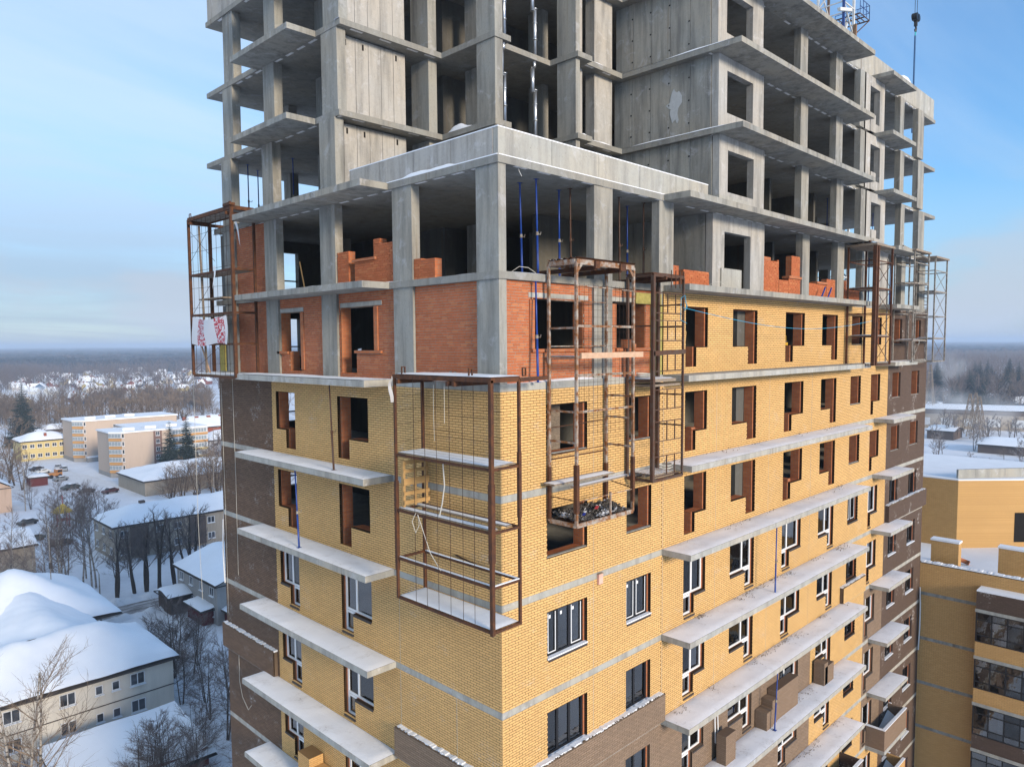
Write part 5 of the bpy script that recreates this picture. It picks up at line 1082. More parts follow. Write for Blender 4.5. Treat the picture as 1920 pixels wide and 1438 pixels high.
# the cream house in the near left with its wide snowy hip roofs
nh = thing('cream_house', 'two-storey cream house with broad rounded snow roofs, nearest on the left', 'house', (8, 78, 0))
MB().box(-11, 9, -7, 5, 0, 6).build('wall', W_['cream'], nh); MB().box(-9, 7.0, 5.01, 33, 0, 5.6).build('wall', W_['cream'], nh); MB().box(-11.03, 9.03, -7.04, -7.001, 2.95, 3.05).build('cornice', M['eave'], nh)
soft_roof(nh, -11, 9, -7, 5, 6.05, 31, True, 'x', .55, .5, .5, 3, amp=.12); soft_roof(nh, -6, 6.0, -.5, 22, 5.8, 30, False, 'y', .4, .5, .5, 4, amp=.12); soft_roof(nh, -9, 9.3, 13.4, 33, 5.9, 29, True, 'y', .6, .55, .6, 5, amp=.15)
for x, w_, pn in ((-1.6, 1.5, 2), (1.35, .75, 1), (3.0, .8, 1), (5.2, 1.5, 2), (-6.5, 1.5, 2), (-9.3, 1.5, 2)):
    house_window(nh, x, -7, 4.15 if w_ > 1 else 4.3, w_, 1.35 if w_ > 1 else 1.0, 'S', 'white', pn); house_window(nh, x, -7, 1.15 if w_ > 1 else 1.3, w_, 1.35 if w_ > 1 else 1.0, 'S', 'white', pn)
MB().tube([(4.0, 22, 9.5), (4.0, 22, 17)], .06, 5).build('antenna', M['grey_steel'], nh); MB().box(3.85, 4.2, 21.9, 22.2, 11.2, 12.0).build('chimney', M['eave'], nh)
bn = thing('barn', 'low red barn with a single snowy roof slope below the cream house', 'barn', (8.5, 62, 0))
MB().box(-5.4, 6.5, -5, 4.4, 0, 1.7).build('wall', W_['redw'], bn); 
bro = MB(); bro.face((-5.9,-6,1.2), (7.0,-6,1.2), (7.0,4.8,2.6), (-5.9,4.8,2.6)); bro = bro.build('roof', M['eave'], bn)
MB().grid(lambda a, b: (-5.9+12.9*a, -6+10.8*b, 1.22+1.4*b+.28+.07*math.sin(9*a+4*b)), 16, 12).build('snow_cover', M['snow_roof'], bro, smooth=True)
for i in range(12): MB().box(-5.44, -5.402, -4.9+.76*i, -4.2+.76*i, .1, 1.7).build('plank', W_['redw'], bn)
house('long_house', 'long two-storey grey-tan house under one snowy roof behind the row of lopped trees', 31.5, 62, 138.5, 151, 6.6, 'tan', 22, True, 'x', 2, 9, 3, 11, res=1.0)
lh = bpy.data.objects['long_house']
for x in (-10.8, .5, 11.5): MB().box(x-1.6, x+1.6, -6.26-.6, -6.26, .5, 6.2).build('loggia', W_['wood'], lh)
for x in (-8, 3): MB().box(x-.5, x+.5, -.5, .5, 8.2, 9.9).build('chimney', W_['wood'], lh)
house('grey_house', 'two-storey grey house with a steep snowy roof beside the tower, behind the garages', 31.2, 44, 92, 107, 6.0, 'grey', 20, False, 'y', 2, 1, 4, 12)
house('shed', 'small dark plank shed with a snowy roof beside the road', 28.0, 31.0, 101.5, 106.5, 2.7, 'wood', 14, False, 'x', 1, 0, 0, 13, cat='shed')
for i, (x, y, l) in enumerate(((31.0, 96.5, 'dark red garage with snow on its roof, nearer the shed'), (33.6, 91.5, 'dark red garage with snow on its roof, nearer the tower'))): house('garage', l, x-1.4, x+1.4, y-3, y+2.6, 2.3, 'redw', 6, False, 'y', 1, 0, 0, 20+i, 'garages behind the tower', 'garage', res=.6)
house('tan_house', 'tan two-storey house end with bare trees in front at the left edge', 6, 18.2, 137.5, 148, 6.2, 'tan', 20, False, 'x', 2, 1, 0, 14)
house('plain_house', 'pale plank house with a steep snowy roof cut by the left edge', 18, 28.0, 205, 216, 6.2, 'pink', 30, False, 'y', 2, 1, 0, 15)
house('yellow_house', 'two-storey yellow house with a long snowy roof left of the beige blocks', 49.5, 66, 299, 311, 7.0, 'yellow', 24, True, 'x', 2, 7, 0, 16)
yh = bpy.data.objects['yellow_house']; MB().box(-.4, .4, -4.3, -3.5, 8.4, 9.6).build('chimney', W_['redb'], yh)
def block(label, x0, x1, y0, y1, h, seed):
    t = thing('apartment_block', label, 'apartment block', ((x0+x1)/2, (y0+y1)/2, 0)); cx, cy = (x0+x1)/2, (y0+y1)/2; a, b, c, d = x0-cx, x1-cx, y0-cy, y1-cy
    MB().prism([(a, c+3), (a+2.6, c), (b, c), (b, d), (a, d)], 0, h).build('wall', W_['beige'], t); MB().prism([(a-.08, c+2.95), (a+2.55, c-.08), (b+.08, c-.08), (b+.08, d), (a-.08, d)], 0, 1.3).build('plinth', W_['grey'], t)
    sm = MB().prism([(a-.35, c+2.9), (a+2.4, c-.35), (b+.35, c-.35), (b+.35, d+.35), (a-.35, d+.35)], h+.002, h+.45); sm.build('snow_cover', M['snow_roof'], t)
    for i in range(3): MB().box(a+4+i*7, a+7.5+i*7, c+3+i, c+6+i, h+.45, h+1.3).build('roof_vent', M['snow_roof'], t)
    n = 5; fh = (h-1.4)/n; dv = Vector((2.6, -3.0, 0)); nv = Vector((-3.0, -2.6, 0)).normalized()*.25
    for k in range(n):
        z0 = 1.4+k*fh; p0 = Vector((a, c+3, 0))+nv; p1 = Vector((a+2.6, c, 0))+nv
        mb = MB(); mb.beam((p0.x, p0.y, z0+.5), (p1.x, p1.y, z0+.5), .5, .75, up=(0,0,1)); mb.build('loggia_band', W_['orange'], t)
        mb = MB(); mb.beam((p0.x, p0.y, z0+1.75), (p1.x, p1.y, z0+1.75), .42, 1.45); o = mb.build('loggia_glazing', M['loggia_white'], t)
        for s in (.12, .37, .62, .87): q = p0.lerp(p1, s)+nv*.95; MB().beam((q.x-.28, q.y+.32, z0+1.8), (q.x+.28, q.y-.32, z0+1.8), .06, 1.1).build('pane', M['loggia_glass'], o)
        house_window(t, a+2.6+.42, c-.02, z0+1.0, .7, 1.4, 'S', 'white', 1)
    return t, (a, b, c, d, fh)
tB, (a, b, c, d, fh) = block('nearer beige five-storey block with a brown window strip and white loggias', 61.2, 90.6, 236.4, 251.4, 14.0, 1)
MB().box(a+12.2, a+14.8, c-.06, c-.0, 1.4, 14).build('wall_strip', W_['brownp'], tB)
for k in range(5): house_window(tB, a+13.5, c-.062, 1.4+fh*k+.9, 1.2, 1.4, 'S')
for k in range(5):
    z0 = 1.4+fh*k; MB().box(a+17.4, b-.1, c-1.3, c-.003, z0+.1, z0+.85).build('loggia_band', W_['yellow' if k < 3 else 'orange'], tB)
    o = MB().box(a+17.45, b-.15, c-1.25, c-.004, z0+.851, z0+2.5).build('loggia_glazing', M['loggia_white'], tB)
    for i in range(12): MB().box(a+17.8+i*.93, a+18.55+i*.93, c-1.29, c-1.252, z0+1.05, z0+2.2).build('pane', M['loggia_glass'], o)
MB().box(a+17.2, b+.1, c-1.7, c-.36, 14.0, 14.4).build('loggia_snow', M['snow_roof'], tB)
tA, (a, b, c, d, fh) = block('farther beige five-storey block, half hidden by the nearer one', 62.6, 97.8, 281.2, 297.2, 14.5, 2)
house_window(tA, a+13, c-.02, 11.6, 1.2, 1.3, 'S')
MB().box(a+3, a+15, c-2, c-.01, 0, 1.6).build('porch', W_['grey'], tA); MB().box(a+2.9, a+15.1, c-2.1, c-.01, 1.601, 1.95).build('porch_snow', M['snow_roof'], tA)
MB().box(-2, 16, 15.3, 30.0, 0, 13).build('link_wing', W_['beige'], tB); MB().box(-2.3, 16.3, 15.35, 30.0, 13.002, 13.45).build('link_snow', M['snow_roof'], tB)
house('low_house', 'long low building under a deep snow roof in front of the beige blocks', 58, 92, 200, 222, 4.0, 'tan', 14, True, 'x', 1, 0, 0, 17, res=1.2, thick=.6)
rh = house('red_house', 'red brick two-storey house with a row of chimneys on its snowy roof', 100, 140, 288, 306, 8.0, 'redb', 24, True, 'x', 2, 5, 0, 18, res=1.3)
for i in range(6): MB().box(-14+5*i-.7, -14+5*i+.7, -2.5, -1.6, 10.2, 12.2).build('chimney', W_['redb'], rh)
house('white_house', 'small white house with a snowy hip roof beside the tower edge', 99, 115, 255, 268, 6.5, 'white', 24, True, 'x', 2, 3, 2, 19, res=1.0)
kiosk = house('kiosk', 'small dark red kiosk with thick snow on top by the parked cars', 39.5, 44, 240, 245, 2.6, 'redw', 5, False, 'x', 1, 0, 0, 23, cat='kiosk', thick=.6)
for i, (x, y, z, s) in enumerate(((128, 300, 13.4, 1.1), (131, 299, 13.4, 1.1), (138, 298, 12.2, 1.0))):
    t = thing('satellite_dish', ['left one of the paired white dishes on the red house roof', 'right one of the paired white dishes on the red house roof', 'single white dish at the right end of the red house roof'][i], 'dish', (x, y, z)); MB().grid(lambda a, b: (s*b*math.cos(6.283*a), -.25+.25*b*b, s*b*math.sin(6.283*a)), 14, 4).build('dish', M['white'], t, smooth=True); MB().beam((0, 0, -2), (0, 0, 0), .12).build('pole', M['grey_steel'], t)
# far village cottages: countable, all alike from here
vg = np.random.default_rng(21); protoH = {}
cot_walls = ['wood', 'redb', 'tan', 'grey', 'blue', 'yellow', 'redw', 'white']
def cottage_proto(wl):
    t = thing('cottage', 'x', 'cottage', (0, 0, 0)); tp = .75; mb = MB().box(-4, 4, -3.5, 3.5, 0, 3.2)
    for e in (-4, 4): mb.face((e, -3.5, 3.2), (e, 3.5, 3.2), (e, 0, 5.8))
    mb.build('wall', W_[wl], t); rm = MB()
    for s in (-1, 1): rm.beam((0, s*2.05, 4.55), (0, s*2.05+s*.001, 4.55), .1); 
    rm = MB()
    for s in (-1, 1): rm.v += [(-4.5, s*4.0, 2.85), (4.5, s*4.0, 2.85), (4.5, 0, 5.95), (-4.5, 0, 5.95), (-4.5, s*4.05, 3.3), (4.5, s*4.05, 3.3), (4.5, 0, 6.5), (-4.5, 0, 6.5)]; n = len(rm.v)-8; rm.f += [(n,n+1,n+2,n+3),(n+4,n+5,n+6,n+7),(n,n+1,n+5,n+4),(n+1,n+2,n+6,n+5),(n,n+3,n+7,n+4)]; rm.m += [0]*5
    rm.build('roof', M['snow_roof'], t); MB().box(-1.5, 1.5, -3.56, -3.5, 1, 2.3).build('window', M['house_glass'], t); MB().box(1.2, 1.9, -.9, -.2, 5.2, 7.2).build('chimney', W_['redb'], t)
    return proto(t)
cg = 'snow-roofed cottages of the far village'; clabel = {w_: 'far cottage with %s walls and a snow-covered gable roof among the village houses' % n for w_, n in zip(cot_walls, ('dark wooden', 'red brick', 'tan', 'grey', 'blue', 'yellow', 'dark red', 'white'))}
cots = []; tries = 0
while len(cots) < 140 and tries < 4000:
    tries += 1
    if len(cots) < 72: y = 680*(2.1**vg.random()); x = y*vg.uniform(.15, .42)-8
    elif len(cots) < 80: y = vg.uniform(560, 660); x = y*vg.uniform(.24, .36)
    elif len(cots) < 92: x = vg.uniform(420, 640); y = x*vg.uniform(.12, .26)
    else: y = vg.uniform(560, 1000); x = y*vg.uniform(.13, .42)-8
    if any((x-a)**2+(y-b)**2 < (26 if y > 650 else 34)**2*.55 for a, b, _ in cots): continue
    cots.append((x, y, cot_walls[int(vg.integers(0, 8))]))
for i, (x, y, wl) in enumerate(cots):
    if wl not in protoH: protoH[wl] = cottage_proto(wl); o = protoH[wl]
    else: o = copy_tree(protoH[wl])
    o.location = (x, y, 0); o.rotation_euler = (0, 0, float(vg.uniform(0, 6.28))); o['label'] = clabel[wl]; o['group'] = cg; o['category'] = 'cottage'; s = float(vg.uniform(.85, 1.3)); o.scale = (s, s, s)
# industrial hall at the right with conifers behind
hall = thing('factory_hall', 'long pale tan factory hall with a dark eave and snowy roof', 'factory', (395, 78, 0), R(-72))
MB().box(-48, 48, -14, 14, 0, 7).build('wall', W_['tan'], hall); MB().box(-48.5, 48.5, -14.5, 14.5, 7, 8.6).build('eave', W_['wood'], hall); MB().grid(lambda a, b: (-48.5+97*a, -14.5+29*b, 8.62+.5+1.4*math.sin(math.pi*b)), 20, 8).build('snow_cover', M['snow_roof'], hall, smooth=True)
for i in range(10): MB().box(-44+9.4*i, -39+9.4*i, -14.06, -14.0, 1.5, 5).build('window', M['loggia_white'], hall)
house('low_store', 'low snow-covered store with a grey wall right behind the neighbour block', 300, 318, 34, 56, 3, 'wood', 10, False, 'y', 1, 0, 0, 31, cat='shed', res=2.5, thick=.8)
house('low_store', 'small dark shed with a snowy roof in front of the factory hall', 332, 345, 72, 82, 3.5, 'wood', 12, False, 'y', 1, 0, 0, 32, cat='shed', res=1.5, thick=.6)
house('flat_hall', 'broad flat hall under smooth snow just behind the neighbour block', 196, 226, -16, 22, 3, 'grey', 5, False, 'y', 1, 0, 0, 33, cat='hall', res=4, thick=.6)
# ---- cars
cm = {}
def car(label, x, y, rz, c, snowy=True, big=1.0):
    t = thing('parked_car', label, 'car', (x, y, .0), rz, 'cars parked in the snowy yard'); key = label
    body = MB(); prof = [(-2.1,.35),(-2.15,.75),(-1.75,.95),(-1.1,1.0),(-.55,1.42),(.85,1.45),(1.55,1.02),(2.1,.92),(2.15,.4)]
    for (wy, hs) in ((.82, 1),): n = len(prof); base = len(body.v); body.v += [(px_, -wy*(1 if pz < 1.05 else .82), pz) for px_, pz in prof]+[(px_, wy*(1 if pz < 1.05 else .82), pz) for px_, pz in prof]
    body.f.append(tuple(range(n))); body.f.append(tuple(range(2*n-1, n-1, -1))); body.m += [0, 0]
    for i in range(n): j = (i+1) % n; body.f.append((i, j, n+j, n+i)); body.m.append(0)
    body.build('body', plain('car_paint_%d' % len(cm), c, .35, .5, .05), t); cm[key] = 1
    g = MB(); g.box(-.5, .8, -.80, .80, 1.05, 1.33); g.build('side_windows', M['black'], t); MB().beam((-1.08, 0, 1.04), (-.62, 0, 1.38), 1.25, .03).build('windscreen', M['black'], t); MB().beam((.92, 0, 1.42), (1.45, 0, 1.1), 1.25, .03).build('rear_window', M['black'], t)
    for wx in (-1.35, 1.35):
        for wy in (-.78, .78): MB().tube([(wx, wy-.1, .32), (wx, wy+.1, .32)], .32, 12).build('wheel', M['black'], t)
    if snowy: MB().grid(lambda a, b: (-.5+1.35*a, -.66+1.32*b, 1.45+.12*math.sin(math.pi*a)**.4*math.sin(math.pi*b)**.4), 8, 8).build('roof_snow', M['snow'], t, smooth=True)
    t.scale = (big, big, big); return t
for a in [('silver car with snow on its roof, farther of the pair by the farther block', 54.3, 271.5, 1.2, (.35,.36,.38)), ('silver grey car nearer in the pair by the farther block', 54.8, 265.4, 1.3, (.30,.32,.34)), ('dark car farthest back in the row by the kiosk', 48.3, 272.8, .3, (.02,.02,.025)), ('white car behind the orange one by the kiosk', 48.4, 265.0, .2, (.6,.6,.6)), ('grey car parked just below the orange one', 48.6, 245.0, .25, (.2,.21,.22)), ('dark green car standing alone in the middle of the yard', 46.6, 226.8, .3, (.03,.045,.04), True, 1.15), ('dark car nearest in the yard, left of the dark red one', 48.2, 217.6, .1, (.03,.03,.035)), ('dark red car beside the low building', 52.9, 212.6, .35, (.08,.03,.03), True, 1.05), ('snowy dark car among the trees near the left edge', 27.2, 186, .4, (.04,.04,.04)), ('dark car half buried in snow behind the tall birches', 27.6, 160, .1, (.05,.05,.05)), ('dark green car behind the birches', 24.5, 168, .3, (.04,.06,.05))]: car(*a)
t = thing('tractor', 'small orange tractor among the parked cars', 'tractor', (48.7, 252.4, 0), .3); ora = plain('orange_paint', (.42, .19, .06), .5); MB().box(-2.2, .4, -.8, .8, .7, 1.7).build('bonnet', ora, t); MB().box(.4, 2.0, -.9, .9, .7, 2.6).build('cab', ora, t); MB().box(.5, 1.9, -.93, .93, 1.7, 2.4).build('side_windows', M['black'], t); MB().grid(lambda a, b: (.35+1.7*a, -.95+1.9*b, 2.62+.15*math.sin(3.14*a)*math.sin(3.14*b)), 6, 6).build('roof_snow', M['snow'], t)
for wx in (-1.5, 1.2):
    for wy in (-.9, .9): MB().tube([(wx, wy-.15, .6), (wx, wy+.15, .6)], .6, 12).build('wheel', M['black'], t)
# street lamps, playground
def lamp(label, x, y, h, rz=0):
    t = thing('street_lamp', label, 'street lamp', (x, y, 0), rz, 'poles and street lamps among the houses'); MB().tube([(0,0,0),(0,0,h)], [.14, .08], 6).build('pole', M['grey_steel'], t); MB().tube([(0,0,h-.1),(.9,0,h+.3),(1.5,0,h+.3)], .05, 5).build('arm', M['grey_steel'], t); MB().box(1.3, 1.9, -.12, .12, h+.2, h+.35).build('lamp_head', M['grey_steel'], t)
lamp('thin lamp pole on the left beside the pale plank house', 30.5, 203.5, 11); lamp('lamp pole beside the white house', 97, 246, 12); lamp('lamp pole beside the dark spruces', 63.5, 168, 13, .5); lamp('lamp pole behind the garages', 36, 88, 8, 1.0); lamp('lamp pole at the road beside the cream house', 19, 104, 8, 1.5)
t = thing('play_tower', 'yellow-roofed playground tower in the snow behind the birches', 'play tower', (32.6, 178, 0)); yel = plain('play_yellow', (.5, .36, .05)); redp = plain('play_red', (.4, .05, .04))
for sx in (-1, 1):
    for sy in (-1, 1): MB().beam((sx, sy, 0), (sx, sy, 3.6), .2).build('post', redp, t)
MB().box(-1.2, 1.2, -1.2, 1.2, 1.5, 1.7).build('floor', redp, t); n = MB(); [n.face(p, q, (0, 0, 5.4)) for p, q in zip(((-2,-2,3.4),(2,-2,3.4),(2,2,3.4),(-2,2,3.4)), ((2,-2,3.4),(2,2,3.4),(-2,2,3.4),(-2,-2,3.4)))]; n.build('roof', yel, t); MB().beam((1.2, 0, 1.7), (3.6, -.6, .2), .8, .1).build('slide', yel, t); MB().tube([(0,0,5.3),(0,0,7.2)], .08, 5).build('spike', redp, t)
# ------------------------------------------------------------------ trees
M['bark'] = plain('dark_bark', (.075, .058, .046), .95, .1, .3, 6); M['twig'] = plain('bare_twigs', (.17, .135, .12), .95, .1, .25, .6); M['twig_warm'] = plain('brown_bare_twigs', (.20, .15, .11), .95, .1, .25, .6); M['birch'] = Mat('birch_bark', .85, .2); _m = M['birch']; _m.color(_m.ramp(_m.noise(2.2, 4, .6, sc=(1, 1, 2.5)), (.40, (.07, .06, .05)), (.52, (.34, .31, .28)))); M['birch'] = _m.m
M['twig_frost'] = plain('frosted_twigs', (.24, .22, .22), .95, .1, .25, .4)
nd = Mat('spruce_needles', .9, .15); nd.color(nd.mix(nd.ramp(nd.noise(2.5, 4, .6), (.45, 0), (.62, 1)), nd.ramp(nd.rnd(), (0, (.012, .024, .018)), (1, (.035, .055, .04))), (.10, .12, .12))); M['needles'] = nd.m
def tree_mesh(seed, h, trunk_r, spread, n1, n2, n3, upward=.8, clear=.25, twig_r=.016, split=False, lop=False, mats=('bark', 'twig')):
    rg = random.Random(seed); tr = MB(); br = MB()
    def branch(mb, p, d, ln, r0, seg, wob, n=3):
        pts = [p]; q = Vector(p); dd = Vector(d)
        for i in range(seg):
            dd = (dd + Vector((rg.uniform(-wob, wob), rg.uniform(-wob, wob), rg.uniform(-wob, wob)*.5+.04))).normalized(); q = q + dd*(ln/seg); pts.append(q.copy())
        mb.tube(pts, [r0*(1-.75*i/seg) for i in range(seg+1)], n, caps=False); return pts, dd
    stems = []
    if split:
        for a in range(2+rg.randint(0, 1)):
            an = rg.uniform(0, 6.28); d = Vector((.16*math.cos(an), .16*math.sin(an), 1)).normalized(); pts, _ = branch(tr, Vector((.2*math.cos(an), .2*math.sin(an), 0)), d, h*rg.uniform(.8, 1), trunk_r*.8, 7, .07, 6); stems.append(pts)
    else:
        pts, _ = branch(tr, Vector((0, 0, 0)), Vector((rg.uniform(-.05, .05), rg.uniform(-.05, .05), 1)), h, trunk_r, 8, .05, 6); stems.append(pts)
    def at(pts, t):
        f = t*(len(pts)-1); i = min(int(f), len(pts)-2); return pts[i].lerp(pts[i+1], f-i)
    for pts in stems:
        for i in range(n1//len(stems)):
            t = clear + (1-clear)*((i+rg.random())/(n1/len(stems)))**.9; t = min(t, .98); p = at(pts, t); an = rg.uniform(0, 6.28); up = upward*(.5+.7*t)
            d = Vector((math.cos(an), math.sin(an), up)).normalized(); ln = spread*(1.15-.75*t)*rg.uniform(.7, 1.15)
            if lop: ln *= .8; d = Vector((math.cos(an)*.5, math.sin(an)*.5, 1)).normalized()
            b, _ = branch(br, p, d, ln, trunk_r*.36*(1-.6*t), 4, .16)
            for j in range(n2):
                tt = .25+.73*(j+rg.random())/n2; p2 = at(b, tt); d2 = (d + Vector((rg.uniform(-.9, .9), rg.uniform(-.9, .9), rg.uniform(-.3, .7)))).normalized(); l2 = ln*rg.uniform(.28, .5)
                c_, _ = branch(br, p2, d2, l2, max(twig_r*1.5, trunk_r*.09), 3, .2)
                for k in range(n3):
                    p3 = at(c_, .2+.78*(k+rg.random())/n3); d3 = (d2 + Vector((rg.uniform(-.9, .9), rg.uniform(-.9, .9), rg.uniform(-.6, .7)))).normalized()
                    branch(br, p3, d3, l2*rg.uniform(.35, .7), twig_r, 2, .25)
    return tr.mesh('trunk', M[mats[0]], True), br.mesh('crown', M[mats[1]])
def spruce_mesh(seed, h, rad, tiers=26):
    rg = random.Random(seed); tr = MB().tube([(0,0,0),(0,0,h*.5),(0,0,h)], [h*.014, h*.009, .02], 6); cr = MB()
    for i in range(tiers):
        t = .07+.92*i/tiers; z = h*t; r_ = rad*(1-t)**.8*rg.uniform(.8, 1.1)+.12; n = max(5, int(13*(1-t)+5))
        for k in range(n):
            an = 6.283*(k+rg.random()*.8)/n; l = r_*rg.uniform(.7, 1.12); dz = -l*rg.uniform(.25, .5); c, s_ = math.cos(an), math.sin(an); m = max(3, int(l/.35))
            for j in range(m):
                f = (j+.5)/m; x, y, zz_ = c*l*f, s_*l*f, z+dz*f+.25*l*f*f; wd = l*.24*(1.15-f)+.10
                for q in range(2):
                    a2 = an+rg.uniform(-.9, .9)+(.7 if q else -.7); ex, ey = x+math.cos(a2)*wd*1.6, y+math.sin(a2)*wd*1.6; px_, py_ = -math.sin(a2)*wd*.35, math.cos(a2)*wd*.35
                    cr.face((x-px_, y-py_, zz_+.05), (x+px_, y+py_, zz_+.05), (ex+px_*.4, ey+py_*.4, zz_-wd*rg.uniform(.25, .7)), (ex-px_*.4, ey-py_*.4, zz_-wd*rg.uniform(.25, .7)))
    return tr.mesh('trunk', M['bark'], True), cr.mesh('crown', M['needles'])
TV = {
 'lopped': [tree_mesh(40+i, 11.5, .34, 4.6, 20, 8, 6, clear=.3, lop=False, upward=1.5, split=True, twig_r=.015, mats=('bark', 'twig')) for i in range(3)],
 'birch': [tree_mesh(50+i, 15, .15, 3.6, 26, 8, 5, upward=1.1, clear=.22, twig_r=.012, mats=('birch', 'twig')) for i in range(3)],
 'bushy': [tree_mesh(60+i, 8, .10, 3.6, 26, 9, 6, upward=.8, clear=.10, split=True, twig_r=.011, mats=('bark', 'twig')) for i in range(3)],
 'brown': [tree_mesh(70+i, 15, .28, 6.5, 24, 6, 4, upward=.7, clear=.15, split=True, twig_r=.035, mats=('bark', 'twig_warm')) for i in range(2)],
 'big': [tree_mesh(83, 19, .26, 8.0, 44, 8, 5, upward=.9, clear=.12, split=True, twig_r=.014, mats=('birch', 'twig_warm'))],
 'frost': [tree_mesh(90+i, 13, .22, 4.5, 20, 6, 4, upward=.9, clear=.15, split=True, twig_r=.05, mats=('bark', 'twig_frost')) for i in range(2)]}
SP = [spruce_mesh(5, 18, 5.0, 34), spruce_mesh(6, 15, 4.6, 30)]
tr_rg = np.random.default_rng(17)
def tree(kind, x, y, s=1.0, label='', group=None, rz=None, cat='tree', sz=None):
    v = TV[kind]; i = int(tr_rg.integers(0, len(v))); t = thing({'birch': 'birch_tree', 'big': 'birch_tree'}.get(kind, 'bare_tree'), label, cat, (x, y, 0), float(tr_rg.uniform(0, 6.28)) if rz is None else rz, group); sz = sz or s; t.scale = (s, s, sz)
    link('trunk', v[i][0], t); link('crown', v[i][1], t); return t
def spruce(x, y, s, label, group=None, sz=None):
    i = int(tr_rg.integers(0, 2)); t = thing('spruce_tree', label, 'tree', (x, y, 0), float(tr_rg.uniform(0, 6.28)), group); t.scale = (s, s, sz or s); link('trunk', SP[i][0], t); link('crown', SP[i][1], t); return t
tree('big', -1.6, 50.5, .92, 'big leaning birch with a wide bare crown in the near left corner', rz=2.2)
for i, (x, y, s) in enumerate(((24.8,116,1.05),(27.9,116.6,1.0),(29.4,115.8,1.1),(31.6,116.1,1.15),(34.3,116.4,1.1),(37.3,118.5,1.0),(40.3,123.7,1.0))): tree('lopped', x, y, s, 'bare thick-trunked tree in the row before the long house', 'row of lopped trees along the road')
for i in range(12): tree('birch', float(tr_rg.uniform(18.5, 25)), float(tr_rg.uniform(119, 134)), float(tr_rg.uniform(.8, 1.15)), 'tall thin bare birch in the clump behind the cream house', 'birch clump behind the cream house')
for i in range(7): tree('birch', float(tr_rg.uniform(8, 17)), float(tr_rg.uniform(112, 136)), float(tr_rg.uniform(.7, 1.05)), 'thin bare birch at the left edge before the tan house', 'birches at the left edge')
for i in range(16): tree('bushy', float(tr_rg.uniform(17.5, 24)), float(tr_rg.uniform(56, 86)), float(tr_rg.uniform(.75, 1.15)), 'bare shrubby tree between the cream house and the tower', 'bare shrubby trees beside the tower')
for i in range(11): tree('bushy', float(tr_rg.uniform(7.5, 17)), float(tr_rg.uniform(52, 58.5)), float(tr_rg.uniform(.6, .85)), 'low bare tree in front of the barn', 'bare trees in front of the barn')
for i in range(4): tree('bushy', float(tr_rg.uniform(-3, 2.5)), float(tr_rg.uniform(58, 68)), float(tr_rg.uniform(.7, 1.0)), 'bare bush at the left end of the cream house wall', 'bushes at the left end of the cream house')
for i in range(24): tree('brown', float(tr_rg.uniform(54, 90)), float(tr_rg.uniform(180, 199)), float(tr_rg.uniform(.55, .8)), 'bare bushy tree before the long low building', 'bare trees before the low building')
for i in range(18): tree('bushy', float(tr_rg.uniform(28, 46)), float(tr_rg.uniform(160, 205)), float(tr_rg.uniform(.6, 1.0)), 'bare bush in the snowy yard behind the birches', 'bushes in the yard')
for i in range(12): tree('brown', float(tr_rg.uniform(30, 43)), float(tr_rg.uniform(232, 300)), float(tr_rg.uniform(.6, .9)), 'bare tree at the left edge beside the yellow house', 'bare trees beside the yellow house')
for i in range(14): tree('bushy', float(tr_rg.uniform(80, 108)), float(tr_rg.uniform(205, 248)), float(tr_rg.uniform(1, 1.5)), 'bare tree beside the dark spruces and the white house', 'bare trees beside the white house')
for i in range(9): tree('bushy', float(tr_rg.uniform(24, 62)), float(tr_rg.uniform(126, 136)), float(tr_rg.uniform(.5, .8)), 'bare shrub in the strip before the long house', 'shrubs before the long house')
for i in range(16): tree('birch', float(tr_rg.uniform(62, 100)), float(tr_rg.uniform(120, 180)), float(tr_rg.uniform(.8, 1.1)), 'thin bare birch behind the long house', 'birches behind the long house')
spruce(72, 219, 1.25, 'tall dark spruce in front of the beige block, left one of the pair'); spruce(77.5, 220, 1.15, 'dark spruce in front of the beige block, right one of the pair')
spruce(60, 345, 1.5, 'dark conifer behind the yellow house roof'); spruce(113, 392, 1.0, 'small dark conifer behind the farther beige block')
for i in range(30): tree('brown', float(tr_rg.uniform(90, 150)), float(tr_rg.uniform(330, 440)), float(tr_rg.uniform(.8, 1.25)), 'bare brown tree in the grove behind the beige blocks', 'brown grove behind the beige blocks')
for i in range(26): tree('brown', float(tr_rg.uniform(40, 100)), float(tr_rg.uniform(322, 410)), float(tr_rg.uniform(.6, 1.0)), 'bare tree among the snowy roofs behind the yellow house', 'bare trees behind the yellow house')
for i in range(16): tree('brown', float(tr_rg.uniform(150, 215)), float(tr_rg.uniform(350, 520)), float(tr_rg.uniform(.8, 1.2)), 'bare tree behind the red house', 'bare trees behind the red house')
for i, (x, y) in enumerate(((64, 352), (80, 372), (98, 360), (116, 398))): house('old_house', ['low house with a rounded snowy roof directly above the yellow house', 'second low snowy-roofed house behind the bare trees', 'low snowy-roofed house just above the farther beige block', 'low snowy-roofed house behind the small conifer'][i], x-8, x+8, y, y+9, 3.6, 'wood', 26, True, 'x', 1, 3, 0, 40+i, res=1.4)
